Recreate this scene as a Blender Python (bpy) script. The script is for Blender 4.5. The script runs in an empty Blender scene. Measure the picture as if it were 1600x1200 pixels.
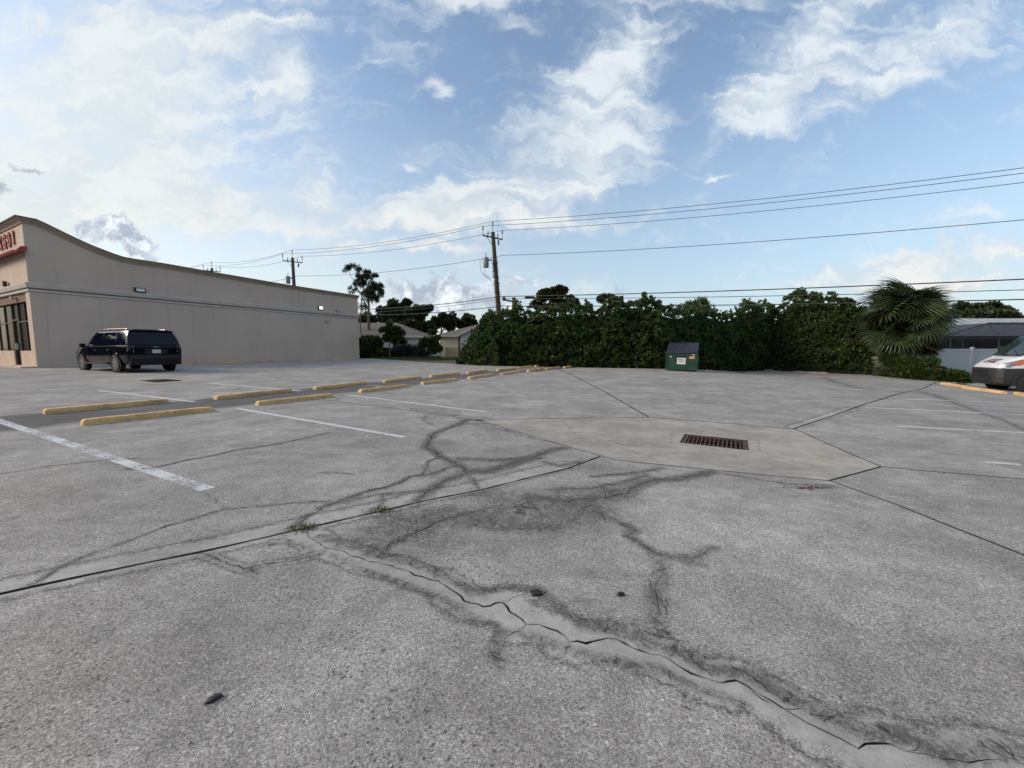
import bpy, bmesh, math, random
import numpy as np
from mathutils import Vector, Matrix, noise as mnoise
from mathutils.geometry import delaunay_2d_cdt

random.seed(7)
rng = np.random.default_rng(7)
scn = bpy.context.scene
COL = scn.collection
rad = math.radians

# ------------------------------------------------------------------ camera
F_PX, PITCH, CAM_Z = 610.0, math.atan(54 / 610.0), 1.5      # photograph is 1600 x 1200
cam_d = bpy.data.cameras.new('camera')
cam_d.sensor_width = 36.0
cam_d.lens = F_PX / 1600 * 36
cam_d.clip_start, cam_d.clip_end = 0.05, 4000
cam = bpy.data.objects.new('camera', cam_d)
cam.location = (0, 0, CAM_Z)
cam.rotation_euler = (math.pi / 2 - PITCH, 0, 0)
COL.objects.link(cam)
scn.camera = cam
scn.view_settings.view_transform = 'Standard'
scn.view_settings.look = 'None'
scn.view_settings.exposure = 1.06
scn.view_settings.gamma = 1.0
scn.view_settings.use_curve_mapping = False
scn.cycles.max_bounces = 6
scn.cycles.diffuse_bounces = 3
scn.cycles.glossy_bounces = 3
scn.cycles.transmission_bounces = 4
scn.cycles.transparent_max_bounces = 8

# ------------------------------------------------------------------ node helper
class NT:
    def __init__(s, tree):
        s.t = tree; s.n = tree.nodes; s.l = tree.links
    def __call__(s, kind, ins=None, **kw):
        n = s.n.new(kind)
        for k, v in kw.items():
            setattr(n, k, v)
        for k, v in (ins or {}).items():
            if isinstance(v, bpy.types.NodeSocket):
                s.l.new(v, n.inputs[k])
            else:
                n.inputs[k].default_value = v
        return n
    def math(s, op, a, b=0.0, c=None, clamp=False):
        n = s.n.new('ShaderNodeMath'); n.operation = op; n.use_clamp = clamp
        for i, v in enumerate((a, b, c)):
            if v is None: continue
            if isinstance(v, bpy.types.NodeSocket): s.l.new(v, n.inputs[i])
            else: n.inputs[i].default_value = v
        return n.outputs[0]
    def mr(s, v, a, b, c=0.0, d=1.0, smooth=True):
        n = s.n.new('ShaderNodeMapRange'); n.interpolation_type = 'SMOOTHSTEP' if smooth else 'LINEAR'
        s.l.new(v, n.inputs[0])
        for i, x in enumerate((a, b, c, d)): n.inputs[i + 1].default_value = x
        return n.outputs[0]
    def mix(s, f, a, b):
        n = s.n.new('ShaderNodeMix'); n.data_type = 'RGBA'
        for i, v in ((0, f), (6, a), (7, b)):
            if isinstance(v, bpy.types.NodeSocket): s.l.new(v, n.inputs[i])
            elif i == 0: n.inputs[0].default_value = v
            else: n.inputs[i].default_value = (*v, 1)[:4]
        return n.outputs[2]
    def noise(s, vec, scale, detail=2, rough=.5, dist=0.0, dim='3D'):
        n = s.n.new('ShaderNodeTexNoise'); n.noise_dimensions = dim
        n.inputs['Scale'].default_value = scale; n.inputs['Detail'].default_value = detail
        n.inputs['Roughness'].default_value = rough; n.inputs['Distortion'].default_value = dist
        if vec is not None: s.l.new(vec, n.inputs['Vector'])
        return n.outputs['Fac']

# ------------------------------------------------------------------ world: daylight sky with cloud layers
SUN_EL, SUN_AZ = rad(26), rad(-95)          # azimuth from +Y, negative = left of the view
world = bpy.data.worlds.new('World'); scn.world = world; world.use_nodes = True
W = NT(world.node_tree); W.n.clear()
sky = W('ShaderNodeTexSky', sky_type='NISHITA', sun_disc=False, sun_elevation=SUN_EL, sun_rotation=SUN_AZ,
        air_density=1.0, dust_density=1.2, ozone_density=2.0, altitude=0.0)
tc = W('ShaderNodeTexCoord'); D = tc.outputs['Generated']
sep = W('ShaderNodeSeparateXYZ', {0: D}); dx, dy, dz = sep.outputs
# tangent coordinates of the sky half in front of the lot, 100 units per 1.0 (photograph pixels / 6.1)
yy = W.math('MAXIMUM', dy, 0.08)
sx = W.math('MULTIPLY', W.math('DIVIDE', dx, yy), 6.1)
sz = W.math('MULTIPLY', W.math('DIVIDE', dz, yy), 6.1)
T = W('ShaderNodeCombineXYZ', {0: sx, 1: sz}).outputs[0]
wn = W('ShaderNodeTexNoise'); wn.inputs['Scale'].default_value = 1.1; wn.inputs['Detail'].default_value = 6; wn.inputs['Roughness'].default_value = .6
W.l.new(T, wn.inputs['Vector'])
warp = W('ShaderNodeVectorMath', {0: wn.outputs['Color'], 1: (.5, .5, .5)}, operation='SUBTRACT')
warp = W('ShaderNodeVectorMath', {0: warp.outputs[0], 'Scale': 1.25}, operation='SCALE')
TW = W('ShaderNodeVectorMath', {0: T, 1: warp.outputs[0]}, operation='ADD').outputs[0]
front = W.mr(dy, 0.02, 0.25)

def blobs(lst, vec):
    tot = None
    for (u, v, ru, rv, ang, wgt) in lst:
        m = W('ShaderNodeMapping', {'Vector': vec, 'Location': ((u - 800) / 100, (546 - v) / 100, 0), 'Rotation': (0, 0, rad(ang)),
              'Scale': (ru / 100, rv / 100, 1)}, vector_type='TEXTURE')
        ln = W('ShaderNodeVectorMath', {0: m.outputs[0]}, operation='LENGTH').outputs['Value']
        g = W.mr(ln, 0.1, 1.15, wgt, 0.0)
        tot = g if tot is None else W.math('ADD', tot, g)
    return tot
# bright cirrus banks as they lie over the lot (centre, half axes, tilt, weight)
high = blobs([
    (70, 210, 370, 330, 0, .74), (300, 150, 230, 230, -25, .58), (470, 60, 110, 90, -30, .42), (130, 330, 330, 110, 0, .5), (430, 330, 330, 60, -4, .62),
    (400, 110, 140, 60, -35, .42), (520, 240, 60, 110, -20, .30), (560, 395, 200, 26, 3, .45), (700, 325, 140, 40, 6, .55),
    (860, 270, 210, 115, 38, .74), (935, 150, 100, 190, -14, .62), (740, 300, 120, 50, 20, .4), (720, 350, 170, 26, 4, .5), (1010, 95, 110, 50, 40, .38), (820, 30, 170, 38, 0, .45),
    (700, 12, 130, 40, -8, .60), (760, 55, 90, 22, -18, .5), (1155, 195, 120, 55, 35, .70), (1240, 110, 220, 85, 38, .66),
    (1400, 120, 260, 55, 22, .60), (1330, 175, 130, 30, 22, .4), (1130, 40, 110, 80, 30, .34), (1460, 40, 260, 60, 20, .38),
    (690, 155, 30, 16, -30, .55), (690, 95, 70, 18, 0, .35), (655, 265, 30, 9, -35, .5), (960, 345, 110, 16, 4, .42), (1100, 292, 22, 7, 20, .5), (1265, 245, 20, 6, 10, .5),
    (1000, 270, 60, 16, -10, .3), (1520, 400, 240, 62, 8, .66), (1330, 425, 170, 28, 12, .52), (1420, 448, 260, 22, 4, .55), (1560, 330, 130, 16, 10, .3), (640, 340, 170, 18, 2, .4), (690, 392, 150, 14, 0, .45), (350, 230, 90, 20, -20, .3), (1290, 60, 90, 18, 40, .45), (1190, 250, 60, 14, 30, .35), (1550, 110, 140, 16, 25, .4),
    (480, 170, 60, 120, -10, .3), (610, 100, 50, 60, 0, .25), (840, 465, 90, 30, 8, .30)], TW)
Tst = W('ShaderNodeMapping', {'Vector': TW, 'Rotation': (0, 0, rad(-32)), 'Scale': (.5, 2.1, 1)}).outputs[0]
fine = W.noise(Tst, 1.35, 9, .55, .05)
fine2 = W.noise(TW, 0.8, 7, .6, .1)
cl = W.math('ADD', W.math('MULTIPLY', W.math('SUBTRACT', fine, .5), 1.9), W.math('MULTIPLY', W.math('SUBTRACT', fine2, .5), .9))
dens_f = W.mr(W.math('ADD', high, cl), -.02, 1.08)
dens_f = W.math('MULTIPLY', dens_f, front)
# elsewhere in the sky: the same kind of broken cirrus
gen = W.noise(D, 2.3, 8, .6, .4)
dens_b = W.math('MULTIPLY', W.mr(gen, .33, .60), W.math('SUBTRACT', 1.0, front))
dens = W.math('MULTIPLY', W.math('ADD', dens_f, dens_b), .93, clamp=True)
# low cumulus, greyish
low = blobs([(205, 378, 62, 42, -15, .95), (235, 402, 46, 26, -20, .7), (150, 362, 30, 18, 0, .45), (75, 268, 60, 14, -10, .62), (10, 305, 60, 34, 0, .8), (640, 452, 60, 22, 0, .62), (700, 462, 70, 26, 0, .66), (810, 448, 70, 24, 0, .55),
             (960, 452, 34, 20, 25, .55), (760, 480, 120, 26, 0, .6), (600, 478, 120, 22, 0, .5)], TW)
lown = W.noise(TW, 2.6, 8, .6)
low_d = W.math('MULTIPLY', W.mr(W.math('ADD', low, W.math('MULTIPLY', W.math('SUBTRACT', lown, .5), 1.3)), .30, .62), front)
# cloud colours
az_t = W.mr(sx, -8.5, 3.5, 1.0, 0.0)
warm = W.mr(sz, 0.2, 3.4, 1.0, 0.0)
c_hi = W.mix(W.math('MULTIPLY', warm, .75), (.80, .86, .90), (.98, .90, .80))
c_hi = W.mix(W.mr(fine, .38, .64), W.mix(.62, c_hi, (.46, .57, .68)), c_hi)
c_hi = W.mix(W.math('MULTIPLY', az_t, .55), c_hi, (.84, .87, .84))
c_lo = W.mix(W.mr(lown, .42, .66), (.36, .41, .50), (.80, .85, .90))
# horizon veil (haze towards the horizon is pale)
skyc = W('ShaderNodeMix', {0: 1.0}, data_type='RGBA', blend_type='MULTIPLY')
W.l.new(sky.outputs[0], skyc.inputs[6]); skyc.inputs[7].default_value = (1.08, 1.0, .90, 1)
bg_sky = W('ShaderNodeBackground', {'Color': skyc.outputs[2], 'Strength': .116})
veil = W.mr(dz, -0.02, .50, .80, .0, smooth=False)
bg_veil = W('ShaderNodeBackground', {'Color': W.mix(W.mr(dx, -.6, .5), (.80, .83, .82), (.50, .64, .78)), 'Strength': .42})
m0 = W('ShaderNodeMixShader', {0: veil, 1: bg_sky.outputs[0], 2: bg_veil.outputs[0]})
bg_hi = W('ShaderNodeBackground', {'Color': c_hi, 'Strength': .50})
bg_lo = W('ShaderNodeBackground', {'Color': c_lo, 'Strength': .58})
m1 = W('ShaderNodeMixShader', {0: dens, 1: m0.outputs[0], 2: bg_hi.outputs[0]})
m2 = W('ShaderNodeMixShader', {0: W.math('MULTIPLY', low_d, .94), 1: m1.outputs[0], 2: bg_lo.outputs[0]})
wo = W('ShaderNodeOutputWorld', {0: m2.outputs[0]})

# ------------------------------------------------------------------ sun, veiled by the bright clouds on the left
sl = bpy.data.lights.new('sun', 'SUN'); sl.energy = 1.5; sl.angle = rad(18); sl.color = (1.0, .86, .70)
sun = bpy.data.objects.new('sun', sl); COL.objects.link(sun)
sdir = Vector((math.sin(SUN_AZ) * math.cos(SUN_EL), math.cos(SUN_AZ) * math.cos(SUN_EL), math.sin(SUN_EL)))
sun.rotation_euler = sdir.to_track_quat('Z', 'Y').to_euler()
sun.location = sdir * 60

# ------------------------------------------------------------------ ground relief and pixel helpers
DR = (.0, .0)
def gz(x, y):
    x = np.asarray(x, float); y = np.asarray(y, float)
    r = np.sqrt((x - 3.4) ** 2 + (y - 6.2) ** 2 + .8)
    g = .65 * np.tanh(.026 * r / .65) - .03
    s = np.clip((x - 8) / 10, 0, 1); s = s * s * (3 - 2 * s)
    return g * (1 - s) - .12 * s
SP, CP = math.sin(PITCH), math.cos(PITCH)
def ray(u, v):
    a, b = (u - 800) / F_PX, (v - 600) / F_PX
    return np.array([a, CP - b * SP, -SP - b * CP])
def P(u, v, Y):
    d = ray(u, v); d = d / d[1] * Y
    return Vector((d[0], d[1], CAM_Z + d[2]))
def G(u, v, lift=0.0):
    d = ray(u, v); lo, hi = .3, 400.0
    d = d / d[1]
    Y = 1.0
    # march then bisect
    f = lambda Y: CAM_Z + d[2] * Y - float(gz(d[0] * Y, Y)) - lift
    prev = .2; Y = .2
    while Y < 90:
        Y *= 1.03
        if f(Y) < 0: break
        prev = Y
    a, b = prev, Y
    for _ in range(40):
        m = (a + b) / 2
        if f(m) < 0: b = m
        else: a = m
    return Vector((d[0] * a, a, float(gz(d[0] * a, a))))
def px_of(x, y, z):
    zc = z - CAM_Z
    f = y * CP - zc * SP; up = y * SP + zc * CP
    f = np.where(f > .05, f, .05)
    return 800 + F_PX * x / f, 600 - F_PX * up / f

# ------------------------------------------------------------------ object helpers
def tag(o, label=None, cat=None, group=None, kind=None):
    if label: o['label'] = label
    if cat: o['category'] = cat
    if group: o['group'] = group
    if kind: o['kind'] = kind
    return o
def empty(name, loc, rz=0.0, **kw):
    o = bpy.data.objects.new(name, None); COL.objects.link(o)
    o.location = loc; o.rotation_euler = (0, 0, rz); o.empty_display_size = .2
    return tag(o, **kw)
def link_mesh(name, me, parent=None, loc=None, rot=None):
    o = bpy.data.objects.new(name, me); COL.objects.link(o)
    if parent: o.parent = parent
    if loc is not None: o.location = loc
    if rot is not None: o.rotation_euler = rot
    return o
def copy_tree(o, parent=None):
    c = o.copy(); COL.objects.link(c)
    if parent: c.parent = parent
    for ch in list(o.children): copy_tree(ch, c)
    return c
class MB:
    def __init__(s): s.v = []; s.f = []
    def add(s, vs, fs):
        b = len(s.v); s.v += [tuple(p) for p in vs]; s.f += [tuple(i + b for i in f) for f in fs]; return s
    def box(s, c, size, M=None, rz=0.0):
        hx, hy, hz = (size[0] / 2, size[1] / 2, size[2] / 2)
        vs = [Vector((sx_ * hx, sy_ * hy, sz_ * hz)) for sx_ in (-1, 1) for sy_ in (-1, 1) for sz_ in (-1, 1)]
        R = M if M is not None else Matrix.Rotation(rz, 3, 'Z')
        vs = [R @ p + Vector(c) for p in vs]
        return s.add(vs, [(0, 1, 3, 2), (4, 6, 7, 5), (0, 4, 5, 1), (2, 3, 7, 6), (0, 2, 6, 4), (1, 5, 7, 3)])
    def bx(s, x0, x1, y0, y1, z0, z1):
        return s.box(((x0 + x1) / 2, (y0 + y1) / 2, (z0 + z1) / 2), (abs(x1 - x0), abs(y1 - y0), abs(z1 - z0)))
    def tube(s, pts, r, n=8, cap=True):
        pts = [Vector(p) for p in pts]; k = len(pts)
        rs = r if hasattr(r, '__len__') else [r] * k
        base = len(s.v)
        for i, p in enumerate(pts):
            t = (pts[min(i + 1, k - 1)] - pts[max(i - 1, 0)]).normalized()
            up = Vector((0, 0, 1)) if abs(t.z) < .9 else Vector((1, 0, 0))
            a = t.cross(up).normalized(); b = a.cross(t)
            for j in range(n):
                an = 2 * math.pi * j / n
                s.v.append(tuple(p + (a * math.cos(an) + b * math.sin(an)) * rs[i]))
        for i in range(k - 1):
            for j in range(n):
                j2 = (j + 1) % n
                s.f.append((base + i * n + j, base + i * n + j2, base + (i + 1) * n + j2, base + (i + 1) * n + j))
        if cap:
            s.f.append(tuple(base + j for j in range(n))[::-1]); s.f.append(tuple(base + (k - 1) * n + j for j in range(n)))
        return s
    def loft(s, rings, closed=True, cap=True):
        n = len(rings[0]); base = len(s.v)
        for r in rings: s.v += [tuple(p) for p in r]
        for i in range(len(rings) - 1):
            for j in range(n if closed else n - 1):
                j2 = (j + 1) % n
                s.f.append((base + i * n + j, base + i * n + j2, base + (i + 1) * n + j2, base + (i + 1) * n + j))
        if cap:
            s.f.append(tuple(base + j for j in range(n))[::-1]); s.f.append(tuple(base + (len(rings) - 1) * n + j for j in range(n)))
        return s
    def quad(s, a, b, c, d): return s.add([a, b, c, d], [(0, 1, 2, 3)])
    def plate(s, pts, n, th):
        """polygon with thickness th along normal n"""
        n = Vector(n).normalized() * th; k = len(pts)
        vs = [Vector(p) for p in pts] + [Vector(p) + n for p in pts]
        return s.add(vs, [tuple(range(k))[::-1], tuple(range(k, 2 * k))] + [(i, (i + 1) % k, k + (i + 1) % k, k + i) for i in range(k)])
    def mesh(s, name, mat=None, smooth=False, bevel=0.0, seg=2, subsurf=0):
        bm = bmesh.new(); vs = [bm.verts.new(p) for p in s.v]
        for f in s.f:
            try: bm.faces.new([vs[i] for i in f])
            except ValueError: pass
        bmesh.ops.recalc_face_normals(bm, faces=bm.faces)
        if bevel: bmesh.ops.bevel(bm, geom=[e for e in bm.edges if len(e.link_faces) == 2 and e.calc_face_angle(0) > .35], offset=bevel, segments=seg, profile=.6, affect='EDGES', clamp_overlap=True)
        me = bpy.data.meshes.new(name); bm.to_mesh(me); bm.free()
        if mat: me.materials.append(mat)
        if smooth:
            me.polygons.foreach_set('use_smooth', [True] * len(me.polygons))
            try: me.set_sharp_from_angle(angle=rad(38))
            except Exception: pass
        return me
    def build(s, name, mat=None, parent=None, **kw):
        loc = kw.pop('loc', None)
        return link_mesh(name, s.mesh(name, mat, **kw), parent, loc)
def poly_mesh(name, Pn, mat):
    """Pn (n, k, 3) array of separate k-gons -> mesh"""
    n, k, _ = Pn.shape
    me = bpy.data.meshes.new(name)
    me.vertices.add(n * k); me.vertices.foreach_set('co', Pn.reshape(-1).astype(np.float32))
    me.loops.add(n * k); me.loops.foreach_set('vertex_index', np.arange(n * k, dtype=np.int32))
    me.polygons.add(n); me.polygons.foreach_set('loop_start', np.arange(0, n * k, k, dtype=np.int32))
    me.update(calc_edges=True)
    if mat: me.materials.append(mat)
    return me

# ------------------------------------------------------------------ materials
def mat(name, col=(.5, .5, .5), rough=.7, metal=0.0, var=0.0, vscale=3.0, bump=0.0, bscale=40, spec=.5, coat=0.0, emit=None, estr=0.0, col2=None):
    m = bpy.data.materials.new(name); m.use_nodes = True
    N = NT(m.node_tree); b = N.n['Principled BSDF']
    b.inputs['Base Color'].default_value = (*col, 1); b.inputs['Roughness'].default_value = rough
    b.inputs['Metallic'].default_value = metal; b.inputs['Specular IOR Level'].default_value = spec
    b.inputs['Coat Weight'].default_value = coat
    t = N('ShaderNodeTexCoord').outputs['Object']
    if var or col2:
        nz = N.noise(t, vscale, 5, .6)
        c2 = col2 or tuple(c * (1 - var) for c in col); c1 = col if col2 else tuple(min(1, c * (1 + var)) for c in col)
        N.l.new(N.mix(N.mr(nz, .3, .7), c2, c1), b.inputs['Base Color'])
    if bump:
        nb = N.noise(t, bscale, 4, .6)
        bp = N('ShaderNodeBump', {'Height': nb, 'Strength': bump, 'Distance': .01}); N.l.new(bp.outputs[0], b.inputs['Normal'])
    if emit: b.inputs['Emission Color'].default_value = (*emit, 1); b.inputs['Emission Strength'].default_value = estr
    return m
def leaf_mat(name, c1, c2, rough=.5, trans=.25):
    m = bpy.data.materials.new(name); m.use_nodes = True
    N = NT(m.node_tree); N.n.remove(N.n['Principled BSDF'])
    r = N('ShaderNodeNewGeometry').outputs['Random Per Island']
    t = N('ShaderNodeTexCoord').outputs['Object']
    big = N.mr(N.noise(t, .9, 3), .35, .65)
    f = N.math('ADD', N.math('MULTIPLY', r, .65), N.math('MULTIPLY', big, .35))
    c = N.mix(f, c1, c2)
    p = N('ShaderNodeBsdfPrincipled', {'Base Color': c, 'Roughness': rough, 'Specular IOR Level': .4})
    tr = N('ShaderNodeBsdfTranslucent', {'Color': c})
    mx = N('ShaderNodeMixShader', {0: trans, 1: p.outputs[0], 2: tr.outputs[0]})
    N.l.new(mx.outputs[0], N.n['Material Output'].inputs[0])
    return m
def glass_mat(name, col=(.02, .025, .03), rough=.05):
    return mat(name, col, rough, spec=.9, coat=.6)
# ------------------------------------------------------------------ pavement: joints, cracks, slabs
J = {  # joints between slabs, photograph pixels
 'j1': [(0, 928), (110, 904), (230, 879), (315, 862), (400, 843), (475, 825.5), (594, 799), (662, 783), (753, 765), (837, 744), (887, 732), (938, 713)],
 'oct': [(748, 657), (850, 686.6), (962, 718.5), (1112, 734), (1295, 751), (1377, 729), (1253, 675), (1239, 670), (1130, 661), (1014, 652), (850, 654), (748, 657)],
 'j2': [(1377, 729), (1450, 736), (1600, 748.5)], 'j3': [(1297, 751), (1400, 788), (1500, 828), (1600, 867)],
 'j4': [(1239, 670), (1300, 650), (1380, 623), (1455, 601)], 'j5': [(1014, 652), (950, 615), (900, 589), (873, 577)],
 'j6': [(748, 657), (681, 647), (600, 636), (506, 624)]}
JW = {'j1': .026, 'oct': .024, 'j2': .03, 'j3': .026, 'j4': .038, 'j5': .042, 'j6': .018}
C = [  # cracks: points, width m, stain radius m, stain strength
 ([(474, 829), (487, 842), (511, 857), (524, 858), (556, 870), (581, 878), (627, 889), (648, 899), (684, 907), (699, 917), (725, 939), (755, 948), (785, 941), (807, 962), (822, 975), (843, 976), (871, 986), (890, 1003), (927, 1002), (950, 997), (976, 1005), (1002, 1017), (1044, 1029), (1062, 1042), (1100, 1059), (1127, 1067), (1150, 1063), (1165, 1070), (1206, 1095), (1232, 1112), (1262, 1130), (1292, 1144), (1315, 1155), (1341, 1170), (1390, 1162), (1416, 1174), (1450, 1179), (1472, 1186), (1562, 1187), (1600, 1194), (1680, 1215)], .011, .02, .3),
 ([(785, 941), (804, 932), (834, 929)], .004, .02, .3), ([(822, 975), (815, 985), (803, 988), (788, 998)], .005, .02, .3),
 ([(1165, 1070), (1190, 1092), (1225, 1108), (1255, 1106)], .004, .015, .3), ([(1416, 1174), (1437, 1165), (1436, 1150)], .004, .015, .3),
 ([(315, 864), (345, 877), (382, 889), (412, 881), (461, 876), (506, 862)], .007, .03, .5),
 ([(382, 889), (395, 892), (402, 896)], .004, .03, .5),
 ([(49, 915), (90, 889), (150, 862), (210, 842), (262, 821), (311, 808), (352, 795), (412, 790), (487, 784), (540, 782)], .006, .035, .6),
 ([(352, 795), (338, 783), (312, 765)], .003, .03, .4),
 ([(731, 655), (720, 662), (699, 669), (679, 677), (671, 687), (666, 699), (681, 706), (688, 713), (705, 721), (720, 728), (729, 739), (712, 745), (690, 754), (671, 766), (662, 775), (648, 786)], .013, .09, .9),
 ([(705, 728), (686, 737), (669, 742), (641, 744), (624, 754), (600, 762), (569, 769), (525, 785), (503, 793), (478, 807), (450, 829)], .010, .05, .75),
 ([(681, 716), (667, 722), (666, 734), (658, 742)], .009, .04, .6),
 ([(671, 765), (637, 769), (600, 772), (575, 776), (540, 783)], .008, .05, .7), ([(600, 772), (594, 790), (570, 803)], .007, .04, .6),
 ([(720, 717), (769, 719), (812, 717), (834, 713), (859, 704), (881, 700)], .006, .10, .9),
 ([(731, 736), (763, 736), (802, 724), (834, 715)], .008, .13, 1.0),
 ([(849, 721), (872, 728), (905, 722)], .004, .05, .7), ([(729, 739), (741, 752), (748, 765)], .006, .05, .6),
 ([(575, 865), (603, 855), (644, 835), (681, 816), (706, 808), (760, 796)], .008, .05, .8),
 ([(1112, 737), (1082, 744), (1057, 749), (1025, 750), (1000, 757), (980, 770), (950, 776), (925, 780), (875, 782), (820, 776)], .008, .10, 1.0),
 ([(925, 745), (970, 741), (1015, 736), (1035, 731)], .004, .05, .8), ([(865, 765), (930, 762), (980, 752), (1010, 742)], .005, .07, .8),
 ([(1112, 737), (1160, 745), (1230, 756), (1300, 759)], .005, .04, .6),
 ([(925, 790), (942, 805), (965, 814), (985, 825), (992, 830), (980, 837), (1005, 852), (1025, 865), (1062, 871), (1087, 871)], .004, .05, .9),
 ([(1025, 865), (1036, 885), (1030, 905), (1025, 925), (1028, 945), (1020, 970), (1035, 1000)], .003, .09, .55),
 ([(1087, 871), (1105, 860), (1118, 855)], .003, .05, .6), ([(1060, 873), (1078, 884), (1090, 880), (1102, 884)], .003, .04, .5),
 ([(-60, 748), (0, 741), (72, 729), (162, 719), (215, 716)], .005, .04, .55), ([(200, 733), (250, 729), (297, 718), (337, 711), (359, 705), (437, 693), (470, 686), (510, 677)], .006, .05, .8),
 ([(1440, 612), (1506, 635), (1544, 649), (1567, 656), (1600, 672), (1650, 685)], .006, .06, .6), ([(1290, 590), (1302, 596), (1340, 606), (1420, 613)], .008, .07, .6), ([(1150, 578), (1160, 584)], .01, .08, .6),
 ([(878, 654), (897, 677), (906, 684), (883, 693)], .004, .02, .5), ([(939, 691), (981, 703), (1014, 712), (1028, 722)], .003, .02, .4), ([(906, 683), (986, 696), (1047, 691)], .003, .02, .4),
 ([(785, 664), (760, 661), (715, 662)], .004, .03, .5), ([(710, 650), (722, 660), (762, 668), (795, 673)], .005, .03, .6), ([(666, 648), (661, 657), (680, 666)], .004, .03, .5),
 ([(1050, 676), (1048, 691), (1187, 705), (1184, 688), (1052, 675)], .006, .01, .4),
 ([(500, 738), (520, 738), (552, 741)], .003, .03, .6), ([(1170, 690), (1235, 692)], .002, .02, .2)]
def resample(pts, step, jit, seed):
    out = [Vector(p[:2]) for p in pts]; res = [out[0]]
    r = random.Random(seed)
    for a, b in zip(out, out[1:]):
        n = max(1, int((b - a).length / step)); t = (b - a)
        nrm = Vector((-t.y, t.x)); nrm = nrm.normalized() if nrm.length > 0 else nrm
        for i in range(1, n + 1):
            p = a + t * (i / n)
            if i < n: p = p + nrm * r.uniform(-jit, jit)
            res.append(p)
    return res
cd_v, cd_f = [], []
def ribbon(pts, w, vary, seed, taper=True):
    r = random.Random(seed); k = len(pts); L = []; R = []
    for i, p in enumerate(pts):
        t = (pts[min(i + 1, k - 1)] - pts[max(i - 1, 0)])
        if t.length < 1e-6: t = Vector((1, 0))
        nrm = Vector((-t.y, t.x)).normalized()
        h = w / 2 * (1 + r.uniform(-vary, vary))
        if vary > .3 and r.random() < .08: h *= 1.9
        if taper: h *= min(1, .25 + 3 * min(i, k - 1 - i) / max(k - 1, 1))
        L.append(p + nrm * h); R.append(p - nrm * h)
    b = len(cd_v); cd_v.extend(L); cd_v.extend(R)
    for i in range(k - 1): cd_f.append([b + i, b + i + 1, b + k + i + 1, b + k + i])
segs = []       # (ax, ay, bx, by, radius, strength, kind) kind 0 = stain, 1 = worn pale
def addsegs(pts, radius, strength, kind):
    for a, b in zip(pts, pts[1:]): segs.append((a.x, a.y, b.x, b.y, radius * (.85 if kind == 0 and radius < .5 else 1), strength, kind))
def extend(w, at_end, dist):
    a, b = (w[-2], w[-1]) if at_end else (w[1], w[0])
    d = (b - a).normalized()
    if at_end: w.append(b + d * dist)
    else: w.insert(0, b + d * dist)
jw = {}
for k, pts in J.items():
    w = [G(*p).xy.copy() for p in pts]
    if k == 'j1': extend(w, False, 14)
    if k in ('j2', 'j3'): extend(w, True, 22)
    if k in ('j4', 'j5'): extend(w, True, 2.5)
    jw[k] = w
    rs = resample(w, .18 if k == 'j1' else .3, .004, sum(map(ord, k)) % 97)
    ribbon(rs, JW[k], .45 if k == 'j1' else .28, 3, taper=False)
    addsegs(w, .035, .35, 0)
addsegs([G(p[0], p[1] - 6 - p[0] * .0).xy for p in J['j1'][:-1]], .12, .95, 1)
addsegs([G(*p).xy for p in [(1239, 668), (1330, 638)]], .10, .8, 1)
addsegs([G(*p).xy for p in [(850, 688), (720, 650), (600, 634), (506, 622)]], .06, .55, 1)
for i, (pts, wd, sr, ss) in enumerate(C):
    w = [G(*p).xy.copy() for p in pts]
    step = .035 if i < 7 else .07
    rs = resample(w, step, step * .36, i)
    ribbon(rs, wd * (.72 if i == 0 else .85), .75, i)
    addsegs(w, sr, ss, 0)
    if i == 0: addsegs(w, .105, .95, 1)
    elif i in (1, 2, 5): addsegs(w, .05, .5, 1)
# mould bands that flank the long crack
cm = [(500, 838), (545, 852), (590, 866), (640, 878), (690, 896), (740, 925), (790, 917), (840, 921), (870, 945), (910, 975), (960, 983), (1010, 1002), (1060, 1020), (1110, 1045), (1170, 1052), (1230, 1090), (1290, 1118), (1350, 1145), (1420, 1148), (1470, 1180), (1590, 1170)]
addsegs([G(*p).xy for p in cm], .045, .8, 0)
addsegs([G(*p).xy for p in [(520, 868), (575, 893), (640, 915), (690, 935), (730, 958), (790, 985), (850, 1000), (900, 1018), (960, 1030), (1030, 1045), (1090, 1075), (1160, 1100)]], .04, .55, 0)
addsegs([G(*p).xy for p in [(787, 985), (776, 1005), (775, 1040)]], .05, .6, 0)
addsegs([G(*p).xy for p in [(400, 855), (450, 846), (480, 856), (500, 868)]], .03, .6, 0)
# drain opening
gr = [G(1068.5, 678).xy, G(1168, 688).xy, G(1170.5, 703.5).xy, G(1063, 691.5).xy]
gc = (gr[0] + gr[1] + gr[2] + gr[3]) / 4
g_ax = ((gr[1] - gr[0]) + (gr[2] - gr[3])).normalized(); g_ay = Vector((-g_ax.y, g_ax.x))
GL = ((gr[1] - gr[0]).length + (gr[2] - gr[3]).length) / 2; GW = ((gr[3] - gr[0]).length + (gr[2] - gr[1]).length) / 2
print('grate', GL, GW, gc)
b = len(cd_v)
for sx_, sy_ in ((-1, -1), (1, -1), (1, 1), (-1, 1)): cd_v.append(gc + g_ax * (sx_ * GL / 2) + g_ay * (sy_ * GW / 2))
cd_f.append([b, b + 1, b + 2, b + 3])
n_hole_faces = len(cd_f)
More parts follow.
